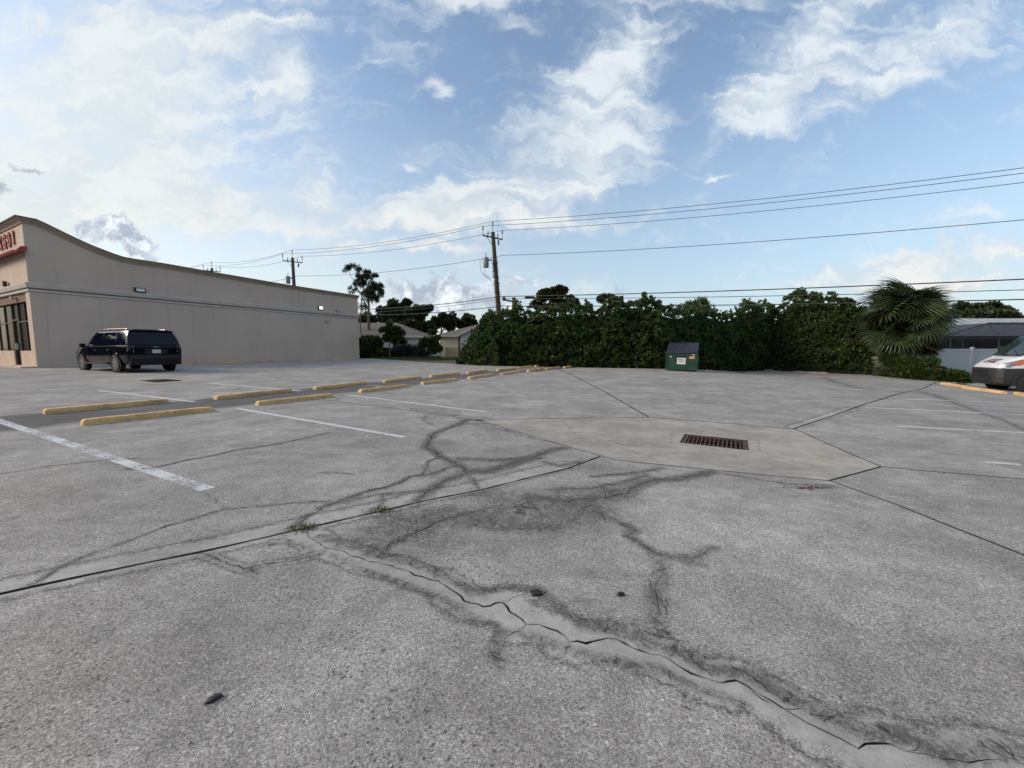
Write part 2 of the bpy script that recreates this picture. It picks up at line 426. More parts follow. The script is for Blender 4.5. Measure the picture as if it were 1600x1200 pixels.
# outline of the lot
edge_px = [(1500, 597), (1430, 591), (1360, 586), (1200, 579), (1040, 576.5), (900, 574), (745, 571), (650, 565), (561, 558.8)]
EDGE = [G(*p).xy for p in edge_px]
d0 = (EDGE[-1] - EDGE[-3]).normalized()
LOT = [Vector((-55, -14)), Vector((34, -14)), Vector((34, 12)), Vector((26, 18.0))] + EDGE + [EDGE[-1] + d0 * 14, Vector((-55, 50))]
b = len(cd_v); cd_v.extend(LOT)
lot_edges = [(b + i, b + (i + 1) % len(LOT)) for i in range(len(LOT))]
# sample points, dense where the lot is near
pts = []
for v in np.concatenate([np.arange(574, 620, 5.0), np.arange(620, 760, 3.2), np.arange(760, 1300, 6.0)]):
    for u in np.arange(-260, 1880, 6.5 if v > 640 else 14.0):
        d = ray(u + random.uniform(-2, 2), v + random.uniform(-1, 1)); d = d / d[1]
        if d[2] > -.03: continue
        Y = (CAM_Z - .1) / -d[2]
        for _ in range(4): Y = (CAM_Z - float(gz(d[0] * Y, Y))) / -d[2]
        if Y < 48 and abs(d[0] * Y) < 50: pts.append(Vector((d[0] * Y, Y)))
for x in np.arange(-54, 34, 1.6):
    for y in np.arange(-13.4, 50, 1.6): pts.append(Vector((x + random.uniform(-.3, .3), y + random.uniform(-.3, .3))))
def in_poly(x, y, poly):
    x = np.asarray(x); y = np.asarray(y); ins = np.zeros(x.shape, bool); n = len(poly)
    for i in range(n):
        x1, y1 = poly[i][0], poly[i][1]; x2, y2 = poly[(i + 1) % n][0], poly[(i + 1) % n][1]
        c = ((y1 > y) != (y2 > y)) & (x < (x2 - x1) * (y - y1) / (y2 - y1 + 1e-12) + x1)
        ins ^= c
    return ins
ok = in_poly([p.x for p in pts], [p.y for p in pts], LOT)
cd_v.extend([p for p, k in zip(pts, ok) if k])
cd_e = {tuple(sorted((f[i], f[(i + 1) % 4]))) for f in cd_f for i in range(4)}
cd_e = [e for e in cd_e] + lot_edges
import time as _t; _t0 = _t.time()
ov, oe, of, _, _, _ = delaunay_2d_cdt(cd_v, cd_e, [], 0, 1e-5)
print('cdt time', _t.time() - _t0)
VX = np.array([(p.x, p.y) for p in ov]); FT = np.array([tuple(f) for f in of], int)
cen = VX[FT].mean(1)
keep = in_poly(cen[:, 0], cen[:, 1], LOT)
order = np.argsort(cen[:, 0]); cxs = cen[order, 0]
for q in cd_f:
    qp = [cd_v[i] for i in q]
    lo_, hi_ = np.searchsorted(cxs, [min(p.x for p in qp), max(p.x for p in qp)])
    if hi_ <= lo_: continue
    ii = order[lo_:hi_]; keep[ii[in_poly(cen[ii, 0], cen[ii, 1], qp)]] = False
print('cdt', len(VX), len(FT), keep.sum())
# stain / worn attributes
def seg_mask(X, kind):
    out = np.zeros(len(X))
    for (ax, ay, bx_, by_, r, s, k) in segs:
        if k != kind: continue
        near = (X[:, 0] > min(ax, bx_) - 3.2 * r) & (X[:, 0] < max(ax, bx_) + 3.2 * r) & (X[:, 1] > min(ay, by_) - 3.2 * r) & (X[:, 1] < max(ay, by_) + 3.2 * r)
        if not near.any(): continue
        Q = X[near]; d = np.array([bx_ - ax, by_ - ay]); L2 = d @ d + 1e-9
        t = np.clip(((Q - [ax, ay]) @ d) / L2, 0, 1); dist = np.hypot(*(Q - ([ax, ay] + t[:, None] * d)).T)
        out[near] = np.maximum(out[near], s * np.exp(-(dist / r) ** 2 * .7))
    return out
GZ = gz(VX[:, 0], VX[:, 1])
UU, VV = px_of(VX[:, 0], VX[:, 1], GZ)
UU = np.where(VX[:, 1] > .3, UU, -9999)
def pblob(lst):
    o = np.zeros(len(VX))
    for (u, v, ru, rv, s) in lst: o = np.maximum(o, s * np.exp(-(((UU - u) / ru) ** 2 + ((VV - v) / rv) ** 2) * .9))
    return o
stain = np.maximum(seg_mask(VX, 0), pblob([(640, 812, 70, 16, .72), (560, 850, 60, 14, .6), (700, 800, 60, 14, .75), (760, 812, 100, 16, .8), (820, 822, 80, 12, .85), (900, 800, 70, 22, .8), (960, 770, 40, 12, .9), (850, 785, 110, 26, .62), (690, 850, 60, 30, .35), (1050, 872, 60, 9, .5),
    (1035, 880, 24, 22, .4), (1290, 762, 60, 5, .4), (1450, 830, 80, 14, .16), (765, 770, 70, 9, .5), (690, 690, 30, 8, .4), (830, 800, 150, 34, .55), (620, 830, 90, 22, .55), (600, 590, 60, 6, .2)]))
worn = seg_mask(VX, 1)
tone = pblob([(720, 790, 60, 7, .6), (850, 752, 60, 8, .5), (780, 655, 50, 5, .3), (940, 752, 60, 9, .5), (900, 765, 50, 6, .5), (1180, 850, 260, 90, .7), (1050, 790, 120, 30, .6), (1300, 930, 200, 70, .5), (880, 615, 60, 5, .45), (830, 628, 60, 5, .4), (400, 672, 90, 10, .3), (900, 880, 120, 30, .2), (1040, 780, 80, 20, .25), (330, 615, 90, 4, .4), (200, 640, 60, 4, .3)])
sc_px = [(10, 662), (60, 655), (230, 640), (360, 627), (470, 614), (540, 607), (690, 592), (800, 580), (880, 574)]
scl = [G(*p).xy for p in sc_px]
strip = np.zeros(len(VX))
segs_b = segs; segs = []
addsegs(scl, .95, 1.0, 0); strip = np.clip(seg_mask(VX, 0) * 1.5 - .25, 0, 1)
segs = segs_b
# components between joints -> slabs
adj = {}
for fi in np.nonzero(keep)[0]:
    a, b_, c = FT[fi]
    for e in ((a, b_), (b_, c), (c, a)): adj.setdefault((min(e), max(e)), []).append(fi)
par = np.arange(len(FT))
def find(i):
    while par[i] != i: par[i] = par[par[i]]; i = par[i]
    return i
for e, fs in adj.items():
    if len(fs) == 2:
        a, b_ = find(fs[0]), find(fs[1])
        if a != b_: par[a] = b_
comp = np.array([find(i) if keep[i] else -1 for i in range(len(FT))])
ids, cnt = np.unique(comp[comp >= 0], return_counts=True)
print('components', sorted(cnt)[::-1][:14])

def pave_mat(name, concrete=False):
    m = bpy.data.materials.new(name); m.use_nodes = True
    N = NT(m.node_tree); bs = N.n['Principled BSDF']
    t = N('ShaderNodeTexCoord').outputs['Object']
    a_st = N('ShaderNodeAttribute', attribute_name='stain').outputs['Fac']
    a_wo = N('ShaderNodeAttribute', attribute_name='worn').outputs['Fac']
    a_sp = N('ShaderNodeAttribute', attribute_name='strip').outputs['Fac']; a_to = N('ShaderNodeAttribute', attribute_name='tone').outputs['Fac']
    n_big = N.noise(t, .22, 4, .6); n_mid = N.noise(t, 1.6, 5, .65, .3); n_sm = N.noise(t, 15, 7, .72)
    n_gr = N.noise(t, 290, 3, .8); n_g2 = N.noise(t, 60, 3, .7)
    if concrete:
        base = N.mix(N.mr(n_mid, .3, .7), (.292, .270, .240), (.345, .322, .290))
        base = N.mix(N.math('MULTIPLY', N.mr(n_big, .45, .65), .35), base, (.31, .295, .26))
        g = N.math('MULTIPLY', N.mr(n_gr, .34, .66, .78, 1.16), N.mr(n_g2, .3, .7, .90, 1.08))
        col = N('ShaderNodeVectorMath', {0: base, 'Scale': g}, operation='SCALE').outputs[0]
        stf = N.math('MULTIPLY', N.mr(N.math('ADD', a_st, N.math('MULTIPLY', N.math('SUBTRACT', n_sm, .5), .9)), .18, .7), .7)
        col = N.mix(stf, col, (.09, .085, .08))
        bump_h = n_gr; bstr = .15
    else:
        base = N.mix(N.mr(n_mid, .30, .70), (.272, .258, .243), (.332, .317, .300))
        base = N.mix(N.math('MULTIPLY', N.mr(n_big, .40, .62), .20), base, (.212, .20, .188))
        # rust-brown tint of some areas
        base = N.mix(N.math('MULTIPLY', N.mr(N.noise(t, .5, 3, .5), .55, .75), .25), base, (.25, .215, .19))
        # exposed aggregate: pits, stones, white shell flecks
        vor = N('ShaderNodeTexVoronoi', {'Vector': t, 'Scale': 170.0, 'Randomness': 1.0}); vc = N('ShaderNodeSeparateColor', {0: vor.outputs['Color']})
        st = N.mr(vc.outputs[0], .0, 1.0, .60, 1.42, smooth=False)
        st2 = N.mr(n_gr, .34, .66, .48, 1.52)
        st3 = N.mr(n_g2, .3, .7, .80, 1.20)
        g = N.math('MULTIPLY', N.math('MULTIPLY', st, st2), st3)
        col = N('ShaderNodeVectorMath', {0: base, 'Scale': g}, operation='SCALE').outputs[0]
        v2 = N('ShaderNodeTexVoronoi', {'Vector': t, 'Scale': 46.0, 'Randomness': 1.0})
        c2 = N('ShaderNodeSeparateColor', {0: v2.outputs['Color']})
        fleck = N.math('MULTIPLY', N.math('GREATER_THAN', c2.outputs[1], .94), N.math('LESS_THAN', v2.outputs['Distance'], .27))
        col = N.mix(N.math('MULTIPLY', fleck, .8), col, (.62, .60, .56))
        pit = N.math('MULTIPLY', N.math('GREATER_THAN', c2.outputs[2], .88), N.math('LESS_THAN', v2.outputs['Distance'], .30))
        col = N.mix(N.math('MULTIPLY', pit, .7), col, (.06, .058, .055))
        # worn smooth cement paste beside joints
        wv = N.math('ADD', a_wo, N.math('MULTIPLY', N.math('MULTIPLY', N.math('SUBTRACT', n_sm, .5), 2.3), N.math('ADD', a_wo, .10)))
        wf = N.mr(wv, .40, .62)
        rim = N.math('MULTIPLY', N.mr(wv, .14, .30), N.mr(wv, .44, .32))
        paste = N('ShaderNodeVectorMath', {0: N.mix(N.mr(n_sm, .3, .7), (.33, .32, .305), (.400, .39, .373)), 'Scale': N.mr(n_gr, .3, .7, .86, 1.1)}, operation='SCALE').outputs[0]
        col = N.mix(N.math('MULTIPLY', wf, .82), col, paste)
        col = N.mix(N.math('MULTIPLY', N.math('MULTIPLY', rim, N.mr(n_g2, .40, .56)), .80), col, (.06, .057, .055))
        # dark asphalt strip between the two rows of stops
        spf = N.mr(N.math('ADD', a_sp, N.math('MULTIPLY', N.math('SUBTRACT', n_mid, .5), .8)), .35, .75)
        col = N.mix(N.math('MULTIPLY', spf, .80), col, N('ShaderNodeVectorMath', {0: (.068, .066, .068), 'Scale': st2}, operation='SCALE').outputs[0])
        # black mould, grainy at its rim
        nn = N.math('ADD', N.math('MULTIPLY', N.math('SUBTRACT', n_sm, .5), 2.6), N.math('ADD', N.math('MULTIPLY', N.math('SUBTRACT', n_g2, .5), 2.4), N.math('MULTIPLY', N.math('SUBTRACT', n_mid, .5), 2.2)))
        n_v = N.noise(t, 6.5, 7, .68, .6); n_v2 = N.noise(t, 19, 5, .7, .4)
        vein = N.mr(N.math('ABSOLUTE', N.math('SUBTRACT', n_v, .5)), .050, .004); vein2 = N.mr(N.math('ABSOLUTE', N.math('SUBTRACT', n_v2, .5)), .055, .005)
        core = N.mr(N.math('ADD', a_st, N.math('MULTIPLY', nn, N.math('ADD', N.math('MULTIPLY', a_st, .85), .04))), .52, .92)
        soft = N.mr(a_st, .10, .55)
        fil = N.math('MULTIPLY', soft, N.math('MAXIMUM', vein, N.math('MULTIPLY', vein2, .8)))
        haze_ = N.math('MULTIPLY', N.mr(N.math('ADD', a_st, N.math('MULTIPLY', nn, N.math('MULTIPLY', a_st, .7))), .18, .70), .34)
        stf = N.math('MAXIMUM', N.math('MAXIMUM', N.math('MULTIPLY', core, .88), N.math('MULTIPLY', fil, .82)), haze_)
        col = N.mix(N.math('MULTIPLY', stf, .92), col, (.050, .047, .045))
        # crazing in the mouldy zone
        wv2 = N('ShaderNodeVectorMath', {0: t, 1: N('ShaderNodeVectorMath', {0: N('ShaderNodeTexNoise', {'Vector': t, 'Scale': 3.0, 'Detail': 5.0}).outputs['Color'], 'Scale': .35}, operation='SCALE').outputs[0]}, operation='ADD').outputs[0]
        cz_ = N('ShaderNodeTexVoronoi', {'Vector': wv2, 'Scale': 3.2, 'Randomness': 1.0}, feature='DISTANCE_TO_EDGE')
        cf = N.math('MULTIPLY', N.mr(cz_.outputs['Distance'], .022, .004), N.mr(N.math('ADD', a_st, N.math('MULTIPLY', N.math('SUBTRACT', n_mid, .5), .5)), .25, .55))
        col = N.mix(N.math('MULTIPLY', cf, .8), col, (.035, .033, .031))
        bump_h = N.math('ADD', N.math('MULTIPLY', n_gr, .6), N.math('MULTIPLY', vc.outputs[0], .5)); bstr = .55
    # thin drifting stains and tyre polish all over the lot
    mp = N('ShaderNodeMapping', {'Vector': t, 'Rotation': (0, 0, rad(27)), 'Scale': (.5, 2.6, 1)}).outputs[0]
    dr_ = N.mr(N.noise(mp, 1.3, 5, .65), .50, .70)
    col = N.mix(N.math('MULTIPLY', dr_, .22), col, (.12, .115, .112))
    bl_ = N.mr(N.noise(t, 5.5, 6, .72), .32, .68, .87, 1.12)
    b2_ = N.mr(N.noise(t, .8, 4, .6), .35, .65, .90, 1.10)
    col = N('ShaderNodeVectorMath', {0: col, 'Scale': N.math('MULTIPLY', N.math('MULTIPLY', bl_, b2_), N.math('ADD', 1.0, N.math('MULTIPLY', a_to, .30)))}, operation='SCALE').outputs[0]
    N.l.new(col, bs.inputs['Base Color']); bs.inputs['Roughness'].default_value = .88; bs.inputs['Specular IOR Level'].default_value = .25
    bp = N('ShaderNodeBump', {'Height': bump_h, 'Strength': bstr, 'Distance': .006}); N.l.new(bp.outputs[0], bs.inputs['Normal'])
    return m
M_pave = pave_mat('weathered_aggregate_pavement'); M_conc = pave_mat('drain_apron_concrete', True)
M_soil = mat('dark_joint_dirt', (.035, .032, .028), .95, var=.4, vscale=30)
pc = G(1200, 715).xy
slab_n = 0
small = []
def slab_object(faces, name, material, kind='structure'):
    used = np.unique(FT[faces]); idx = -np.ones(len(VX), int); idx[used] = np.arange(len(used))
    V = np.column_stack([VX[used], GZ[used]]); tri = idx[FT[faces]]
    # orientation up
    a, b_, c = V[tri[:, 0]], V[tri[:, 1]], V[tri[:, 2]]
    cr = np.cross(b_ - a, c - a)[:, 2]; tri[cr < 0] = tri[cr < 0][:, ::-1]
    from collections import Counter
    ed = {}
    for t in tri:
        for e in ((t[0], t[1]), (t[1], t[2]), (t[2], t[0])):
            ed[(int(e[0]), int(e[1]))] = 1
    be = [e for e in ed if (e[1], e[0]) not in ed]
    bv = sorted({i for e in be for i in e}); lm = {v: len(V) + i for i, v in enumerate(bv)}
    nb_ = len(bv); up_ = V[bv].copy(); low_ = V[bv].copy(); low_[:, 2] -= .05
    allv = np.vstack([V, low_, up_])
    faces_ = [tuple(int(i) for i in t) for t in tri] + [(lm[e[1]] + nb_, lm[e[0]] + nb_, lm[e[0]], lm[e[1]]) for e in be]
    me = bpy.data.meshes.new(name); me.from_pydata(allv.tolist(), [], faces_)
    for nm, arr in (('stain', stain), ('worn', worn), ('strip', strip), ('tone', tone)):
        at = me.attributes.new(nm, 'FLOAT', 'POINT')
        at.data.foreach_set('value', np.concatenate([arr[used], arr[used][[int(x) for x in bv]], arr[used][[int(x) for x in bv]]]).astype(np.float32))
    me.materials.append(material); me.materials.append(M_soil); me.update()
    mi = np.zeros(len(me.polygons), np.int32); mi[len(tri):] = 1; me.polygons.foreach_set('material_index', mi)
    # smooth upper surface
    sm = np.zeros(len(me.polygons), bool); sm[:len(tri)] = True; me.polygons.foreach_set('use_smooth', sm)
    return tag(link_mesh(name, me), kind=kind)
for i in ids:
    fs = np.nonzero(comp == i)[0]
    if len(fs) < 400 : small += list(fs); continue
    hit = in_poly([pc.x], [pc.y], [Vector((0, 0))])[0] if False else False
    tri = VX[FT[fs]]
    # does this component hold the apron centre?
    d = np.hypot(tri.mean(1)[:, 0] - pc.x, tri.mean(1)[:, 1] - pc.y).min()
    octp = [G(*p).xy for p in J['oct']]
    cc = tri.mean(1); inside = in_poly(cc[:, 0], cc[:, 1], octp).mean() > .9
    slab_object(fs, 'drain_apron' if inside else 'pavement_slab', M_conc if inside else M_pave)
if small:
    fs = np.array(small); cc = VX[FT[fs]].mean(1); ins = in_poly(cc[:, 0], cc[:, 1], [G(*p).xy for p in J['oct']])
    if ins.any(): slab_object(fs[ins], 'apron_fragments', M_conc)
    if (~ins).any(): slab_object(fs[~ins], 'pavement_fragments', M_pave)
# bed under the slabs
xs = np.arange(-56, 36, 1.0); ys = np.arange(-15, 52, 1.0)
gx, gy = np.meshgrid(xs, ys); hz = gz(gx, gy) - .045
# hollow under the drain
bed_v = np.column_stack([gx.ravel(), gy.ravel(), hz.ravel()]); nx = len(xs)
bf = []
for j in range(len(ys) - 1):
    for i in range(nx - 1):
        cx_, cy_ = xs[i] + .5, ys[j] + .5
        if abs(cx_ - gc.x) < 1.3 and abs(cy_ - gc.y) < 1.3: continue
        if not in_poly([xs[i], xs[i] + 1, xs[i], xs[i] + 1], [ys[j], ys[j], ys[j] + 1, ys[j] + 1], LOT).all(): continue
        a = j * nx + i; bf.append((a, a + 1, a + nx + 1, a + nx))
me = bpy.data.meshes.new('pavement_bed'); me.from_pydata(bed_v.tolist(), [], bf); me.materials.append(M_soil)
tag(link_mesh('pavement_bed', me), kind='structure')
# fill ring around the drain, fine grid with the drain pit left open
mb = MB()
x0, y0 = math.floor(gc.x - 3), math.floor(gc.y - 3)
st_ = .1
for i in range(60):
    for j in range(60):
        cx_, cy_ = x0 + (i + .5) * st_, y0 + (j + .5) * st_
        q = Vector((cx_, cy_)) - gc
        if abs(q.dot(g_ax)) < GL / 2 + .03 and abs(q.dot(g_ay)) < GW / 2 + .03: continue
        c4 = [(x0 + (i + a) * st_, y0 + (j + c_) * st_) for a, c_ in ((0, 0), (1, 0), (1, 1), (0, 1))]
        mb.add([(p[0], p[1], float(gz(*p)) - .047) for p in c4], [(0, 1, 2, 3)])
mb.build('pavement_bed_round_drain', M_soil)['kind'] = 'structure'
# land beyond the lot
M_grass = mat('lawn_ground', (.055, .075, .025), .95, var=.5, vscale=1.5, bump=.6, bscale=20, col2=(.11, .095, .055))
xs = np.concatenate([np.linspace(-1500, -90, 12), np.arange(-80, 90, 4.0), np.linspace(100, 1500, 12)])
ys = np.concatenate([np.linspace(-900, -40, 8), np.arange(-36, 100, 4.0), np.linspace(120, 2500, 14)])
gx, gy = np.meshgrid(xs, ys); hz = gz(gx, gy) - .10; hz = np.where(gy > 100, .5, hz)
hz = np.where((np.abs(gx - gc.x) < 9) & (np.abs(gy - gc.y) < 9), -1.3, hz)
nx = len(xs)
me = bpy.data.meshes.new('ground'); me.from_pydata(np.column_stack([gx.ravel(), gy.ravel(), hz.ravel()]).tolist(), [], [(j * nx + i, j * nx + i + 1, (j + 1) * nx + i + 1, (j + 1) * nx + i) for j in range(len(ys) - 1) for i in range(nx - 1)])
me.materials.append(M_grass); tag(link_mesh('ground', me), kind='structure')

# ------------------------------------------------------------------ painted lines
def paint_mat(name, col, wear, scale=22):
    m = bpy.data.materials.new(name); m.use_nodes = True
    N = NT(m.node_tree); bs = N.n['Principled BSDF']; t = N('ShaderNodeTexCoord').outputs['Object']
    bs.inputs['Base Color'].default_value = (*col, 1); bs.inputs['Roughness'].default_value = .75
    n1 = N.noise(t, scale, 5, .75); n2 = N.noise(t, 2.2, 4, .6); n3 = N.noise(t, 120, 2, .6)
    f = N.math('ADD', N.math('ADD', N.math('MULTIPLY', n1, .5), N.math('MULTIPLY', n2, .45)), N.math('MULTIPLY', n3, .25))
    al = N.mr(f, wear - .06, wear + .06)
    N.l.new(N.math('MULTIPLY', al, .88), bs.inputs['Alpha'])
    return m
PM = {'good': paint_mat('white_line_paint', (.60, .61, .62), .50), 'worn': paint_mat('worn_line_paint', (.58, .59, .61), .60, 26),
      'long': paint_mat('scuffed_line_paint', (.60, .61, .63), .565, 26), 'faint': paint_mat('faint_line_paint', (.48, .485, .49), .615), 'blue': paint_mat('blue_line_paint', (.05, .17, .36), .52)}
def ground_strip(name, a, b, w, m, lift=.004):
    a, b = Vector(a), Vector(b); L = (b - a).length; n = max(2, int(L / .4)); t = (b - a).normalized(); nr = Vector((-t.y, t.x)) * w / 2
    mb = MB(); vs = []; fs = []
    for i in range(n + 1):
        p = a + (b - a) * i / n
        for q in (p + nr, p - nr): vs.append((q.x, q.y, float(gz(q.x, q.y)) + lift))
    for i in range(n): fs.append((2 * i, 2 * i + 1, 2 * i + 3, 2 * i + 2))
    mb.add(vs, fs); return tag(mb.build(name, m), kind='structure')
for (a, b_, k, w) in [((-40, 645), (325, 765), 'long', .13), ((368, 638), (631, 683), 'good', .11), ((542, 617), (761, 644), 'good', .10), ((650, 604), (843, 621), 'worn', .10),
        ((153, 610), (303, 628), 'good', .11), ((0, 616), (131, 605), 'worn', .09), ((328, 599), (470, 611), 'good', .11), ((440, 590), (597, 604), 'worn', .11), ((530, 585), (660, 592), 'faint', .12),
        ((1403, 666), (1605, 677), 'good', .10), ((1352, 637), (1605, 649), 'good', .10), ((1412, 624), (1605, 631), 'good', .10), ((1470, 613), (1570, 619), 'worn', .10), ((1537, 722), (1595, 726), 'worn', .10),
        ((700, 597), (870, 606), 'faint', .10), ((506, 623), (640, 640), 'worn', .05), ((100, 575.5), (165, 582), 'worn', .10), ((345, 583), (480, 586), 'faint', .1),
        ((1180, 597), (1330, 600), 'faint', .1), ((1240, 589), (1390, 595), 'faint', .1)]:
    ground_strip('parking_line', G(*a).xy, G(*b_).xy, w, PM[k])
ground_strip('accessible_bay_line', G(-20, 592).xy, G(17, 589.5).xy, .35, PM['blue'])
# concrete apron round the second drain, near the dark car
def ground_patch(name, px, m, lift=.004):
    w = [G(*p).xy for p in px]
    cx_, cy_ = sum(p.x for p in w) / len(w), sum(p.y for p in w) / len(w)
    vs = [(cx_, cy_, float(gz(cx_, cy_)) + lift)]; fs = []
    ring = []
    for a, b_ in zip(w, w[1:] + w[:1]):
        for i in range(4): ring.append(a + (b_ - a) * i / 4)
    for rr in (.5, 1.0):
        for p in ring:
            x, y = cx_ + (p.x - cx_) * rr, cy_ + (p.y - cy_) * rr; vs.append((x, y, float(gz(x, y)) + lift))
    n = len(ring)
    for i in range(n):
        j = (i + 1) % n; fs += [(0, 1 + i, 1 + j), (1 + i, 1 + n + i, 1 + n + j, 1 + j)]
    return tag(MB().add(vs, fs).build(name, m), kind='structure')
ground_patch('far_drain_apron', [(109, 598.5), (169, 591), (250, 588), (345, 587.5), (355, 591), (300, 597.5), (161, 604)], M_conc)

# ------------------------------------------------------------------ storm drains
M_rust = mat('rusty_iron', (.05, .026, .022), .85, .2, col2=(.09, .055, .048), vscale=14, bump=.4)
M_pit = mat('drain_pit', (.03, .022, .02), .95)
def drain(loc, ax, L, Wd, label, nb, ncross, pit=True):
    root = empty('storm_drain', (loc.x, loc.y, float(gz(loc.x, loc.y))), math.atan2(ax.y, ax.x), label=label, cat='storm drain', group='storm drains in the pavement')
    fr = MB()
    for s_ in (-1, 1):
        fr.bx(-L / 2, L / 2, s_ * Wd / 2 - (.03 if s_ > 0 else 0), s_ * Wd / 2 + (.03 if s_ < 0 else 0), -.06, -.006)
        fr.bx(s_ * L / 2 - (.07 if s_ > 0 else 0), s_ * L / 2 + (.07 if s_ < 0 else 0), -Wd / 2 + .032, Wd / 2 - .032, -.06, -.008)
    fr.build('frame', M_rust, root)
    bar_me = MB().bx(-.0095, .0095, -Wd / 2 + .034, Wd / 2 - .034, -.05, -.012).mesh('bar', M_rust)
    for i in range(nb):
        link_mesh('bar', bar_me, root, (-L / 2 + .07 + (L - .14) * (i + .5) / nb, 0, 0))
    rod = MB().bx(-L / 2 + .072, L / 2 - .072, -.008, .008, -.045, -.020).mesh('cross_rod', M_rust)
    for i in range(ncross): link_mesh('cross_rod', rod, root, (0, -Wd / 2 + Wd * (i + 1) / (ncross + 1), 0))
    if pit:
        b = MB(); L2, W2 = L / 2 + .012, Wd / 2 + .012
        for (a, c) in (((-L2, -W2), (L2, -W2)), ((L2, -W2), (L2, W2)), ((L2, W2), (-L2, W2)), ((-L2, W2), (-L2, -W2))):
            b.quad((*a, -.9), (*c, -.9), (*c, -.055), (*a, -.055))
        b.quad((-L2, -W2, -.9), (L2, -W2, -.9), (L2, W2, -.9), (-L2, W2, -.9))
        b.build('catch_basin', M_pit, root)
    return root
drain(gc, g_ax, GL - .01, GW - .01, 'rusty iron grate set in the pale concrete apron in the middle of the lot', 13, 2)
c2 = G(250, 595).xy
r2 = drain(c2, Vector((.887, -.462)), 1.25, .75, 'dark iron grate in the concrete patch behind the parked black car', 12, 1, pit=False)
MB().bx(-.64, .64, -.39, .39, -.005, .008).build('backing', M_pit, r2)
r2.location.z += .022; r2.scale.z = .25
for ch in r2.children:
    if ch.name.startswith('backing'): ch.location.z = -.072
# ------------------------------------------------------------------ stucco building
M_stucco = bpy.data.materials.new('taupe_stucco'); M_stucco.use_nodes = True
N = NT(M_stucco.node_tree); bs = N.n['Principled BSDF']; t = N('ShaderNodeTexCoord').outputs['Object']
c_ = N.mix(N.mr(N.noise(t, .35, 3), .35, .65), (.450, .368, .315), (.490, .408, .352))
mpv = N('ShaderNodeMapping', {'Vector': t, 'Scale': (3.2, 3.2, .14)}).outputs[0]
c_ = N.mix(N.math('MULTIPLY', N.mr(N.noise(mpv, 1.0, 6, .7), .50, .72), .26), c_, (.25, .23, .20))
mph = N('ShaderNodeMapping', {'Vector': t, 'Scale': (.22, .22, .02)}).outputs[0]
c_ = N.mix(N.math('MULTIPLY', N.math('GREATER_THAN', N.noise(mph, 1.0, 0), .52), .10), c_, (.42, .36, .33))
N.l.new(c_, bs.inputs['Base Color']); bs.inputs['Roughness'].default_value = .92
bp = N('ShaderNodeBump', {'Height': N.noise(t, 60, 3, .7), 'Strength': .35, 'Distance': .01}); N.l.new(bp.outputs[0], bs.inputs['Normal'])
M_front = mat('peach_stucco', (.50, .385, .31), .9, var=.08, vscale=1.2, bump=.3, bscale=60)
M_trim = mat('pale_trim_paint', (.46, .42, .385), .8, var=.07, vscale=2)
M_cornice = mat('tan_cornice', (.34, .265, .205), .85, var=.08, vscale=2)
M_cap = mat('weathered_cap', (.15, .125, .105), .8, var=.2, vscale=4)
M_red = mat('red_painted_metal', (.22, .012, .02), .5, var=.1)
M_redl = mat('red_letter_face', (.30, .012, .018), .45)
M_alu = mat('bronze_aluminium', (.10, .085, .075), .5, .6)
M_sglass = mat('dark_shop_glass', (.010, .010, .012), .12, spec=.06)
M_soffit = mat('brown_soffit', (.16, .09, .06), .9, var=.15)
M_blk = mat('black_metal', (.015, .015, .017), .5)
M_lens = mat('frosted_lens', (.55, .56, .55), .35)
M_litlens = mat('lit_lamp_lens', (.9, .95, .9), .3, emit=(.85, 1.0, .88), estr=1.2)
M_roof_w = mat('roof_membrane', (.4, .4, .39), .9)
M_curt = mat('pale_curtain', (.30, .30, .32), .9)

Cn = G(58.5, 575); BL = 21.05
bld = empty('commercial_building', (Cn.x, Cn.y, Cn.z - .02), rad(62.5), label='long taupe stucco commercial building with stepped parapet and cornice, parked car beside it', cat='building')
B0 = Cn.z - .02
DEP = 14.0
def on_wall(u, v):
    d = ray(u, v); e = (math.cos(rad(62.5)), math.sin(rad(62.5)))
    # (d * k).xy = Cn.xy + e * s
    det = d[0] * -e[1] + e[0] * d[1]
    k = (Cn.x * -e[1] + e[0] * Cn.y) / det; s = (d[0] * Cn.y - d[1] * Cn.x) / (d[1] * e[0] - d[0] * e[1]) if False else ((d * k)[0] - Cn.x) / e[0]
    return s, CAM_Z + d[2] * k - B0
prof = [(0, 0)] + [on_wall(*q) for q in ((54, 341.5), (70, 348.7), (93, 360), (116.7, 371.5), (140, 382), (163, 391), (178, 396.5), (191, 400.7), (210, 404), (256, 411), (329, 424), (440, 443))]
prof = [(s_, z_ - .10) for s_, z_ in prof]; prof[0] = (0, prof[1][1]); prof.append((BL, on_wall(556, 461)[1] - .10))
print('prof', [(round(a, 2), round(b, 2)) for a, b in prof]); APX = prof[0][1]
# side wall (in the plane y = 0, facing -y) as a thick slab that follows the parapet line
mb = MB()
vs = []; n = len(prof)
for y in (0.0, .25):
    vs += [(s, y, -.3) for s, _ in prof] + [(s, y, z) for s, z in prof]
fs = []
for i in range(n - 1):
    fs += [(i, i + 1, n + i + 1, n + i), (2 * n + i, 3 * n + i, 3 * n + i + 1, 2 * n + i + 1), (n + i, n + i + 1, 3 * n + i + 1, 3 * n + i)]
fs += [(0, n, 3 * n, 2 * n), (n - 1, 3 * n - 1, 4 * n - 1, 2 * n - 1)]
mb.add(vs, fs); mb.build('side_wall', M_stucco, bld)
MB().bx(BL - .25, BL - .002, .252, DEP, -.3, prof[-1][1]).build('rear_wall', M_stucco, bld)
MB().bx(.3, BL - .252, .252, DEP, 5.5, 5.7).build('flat_roof', M_roof_w, bld)
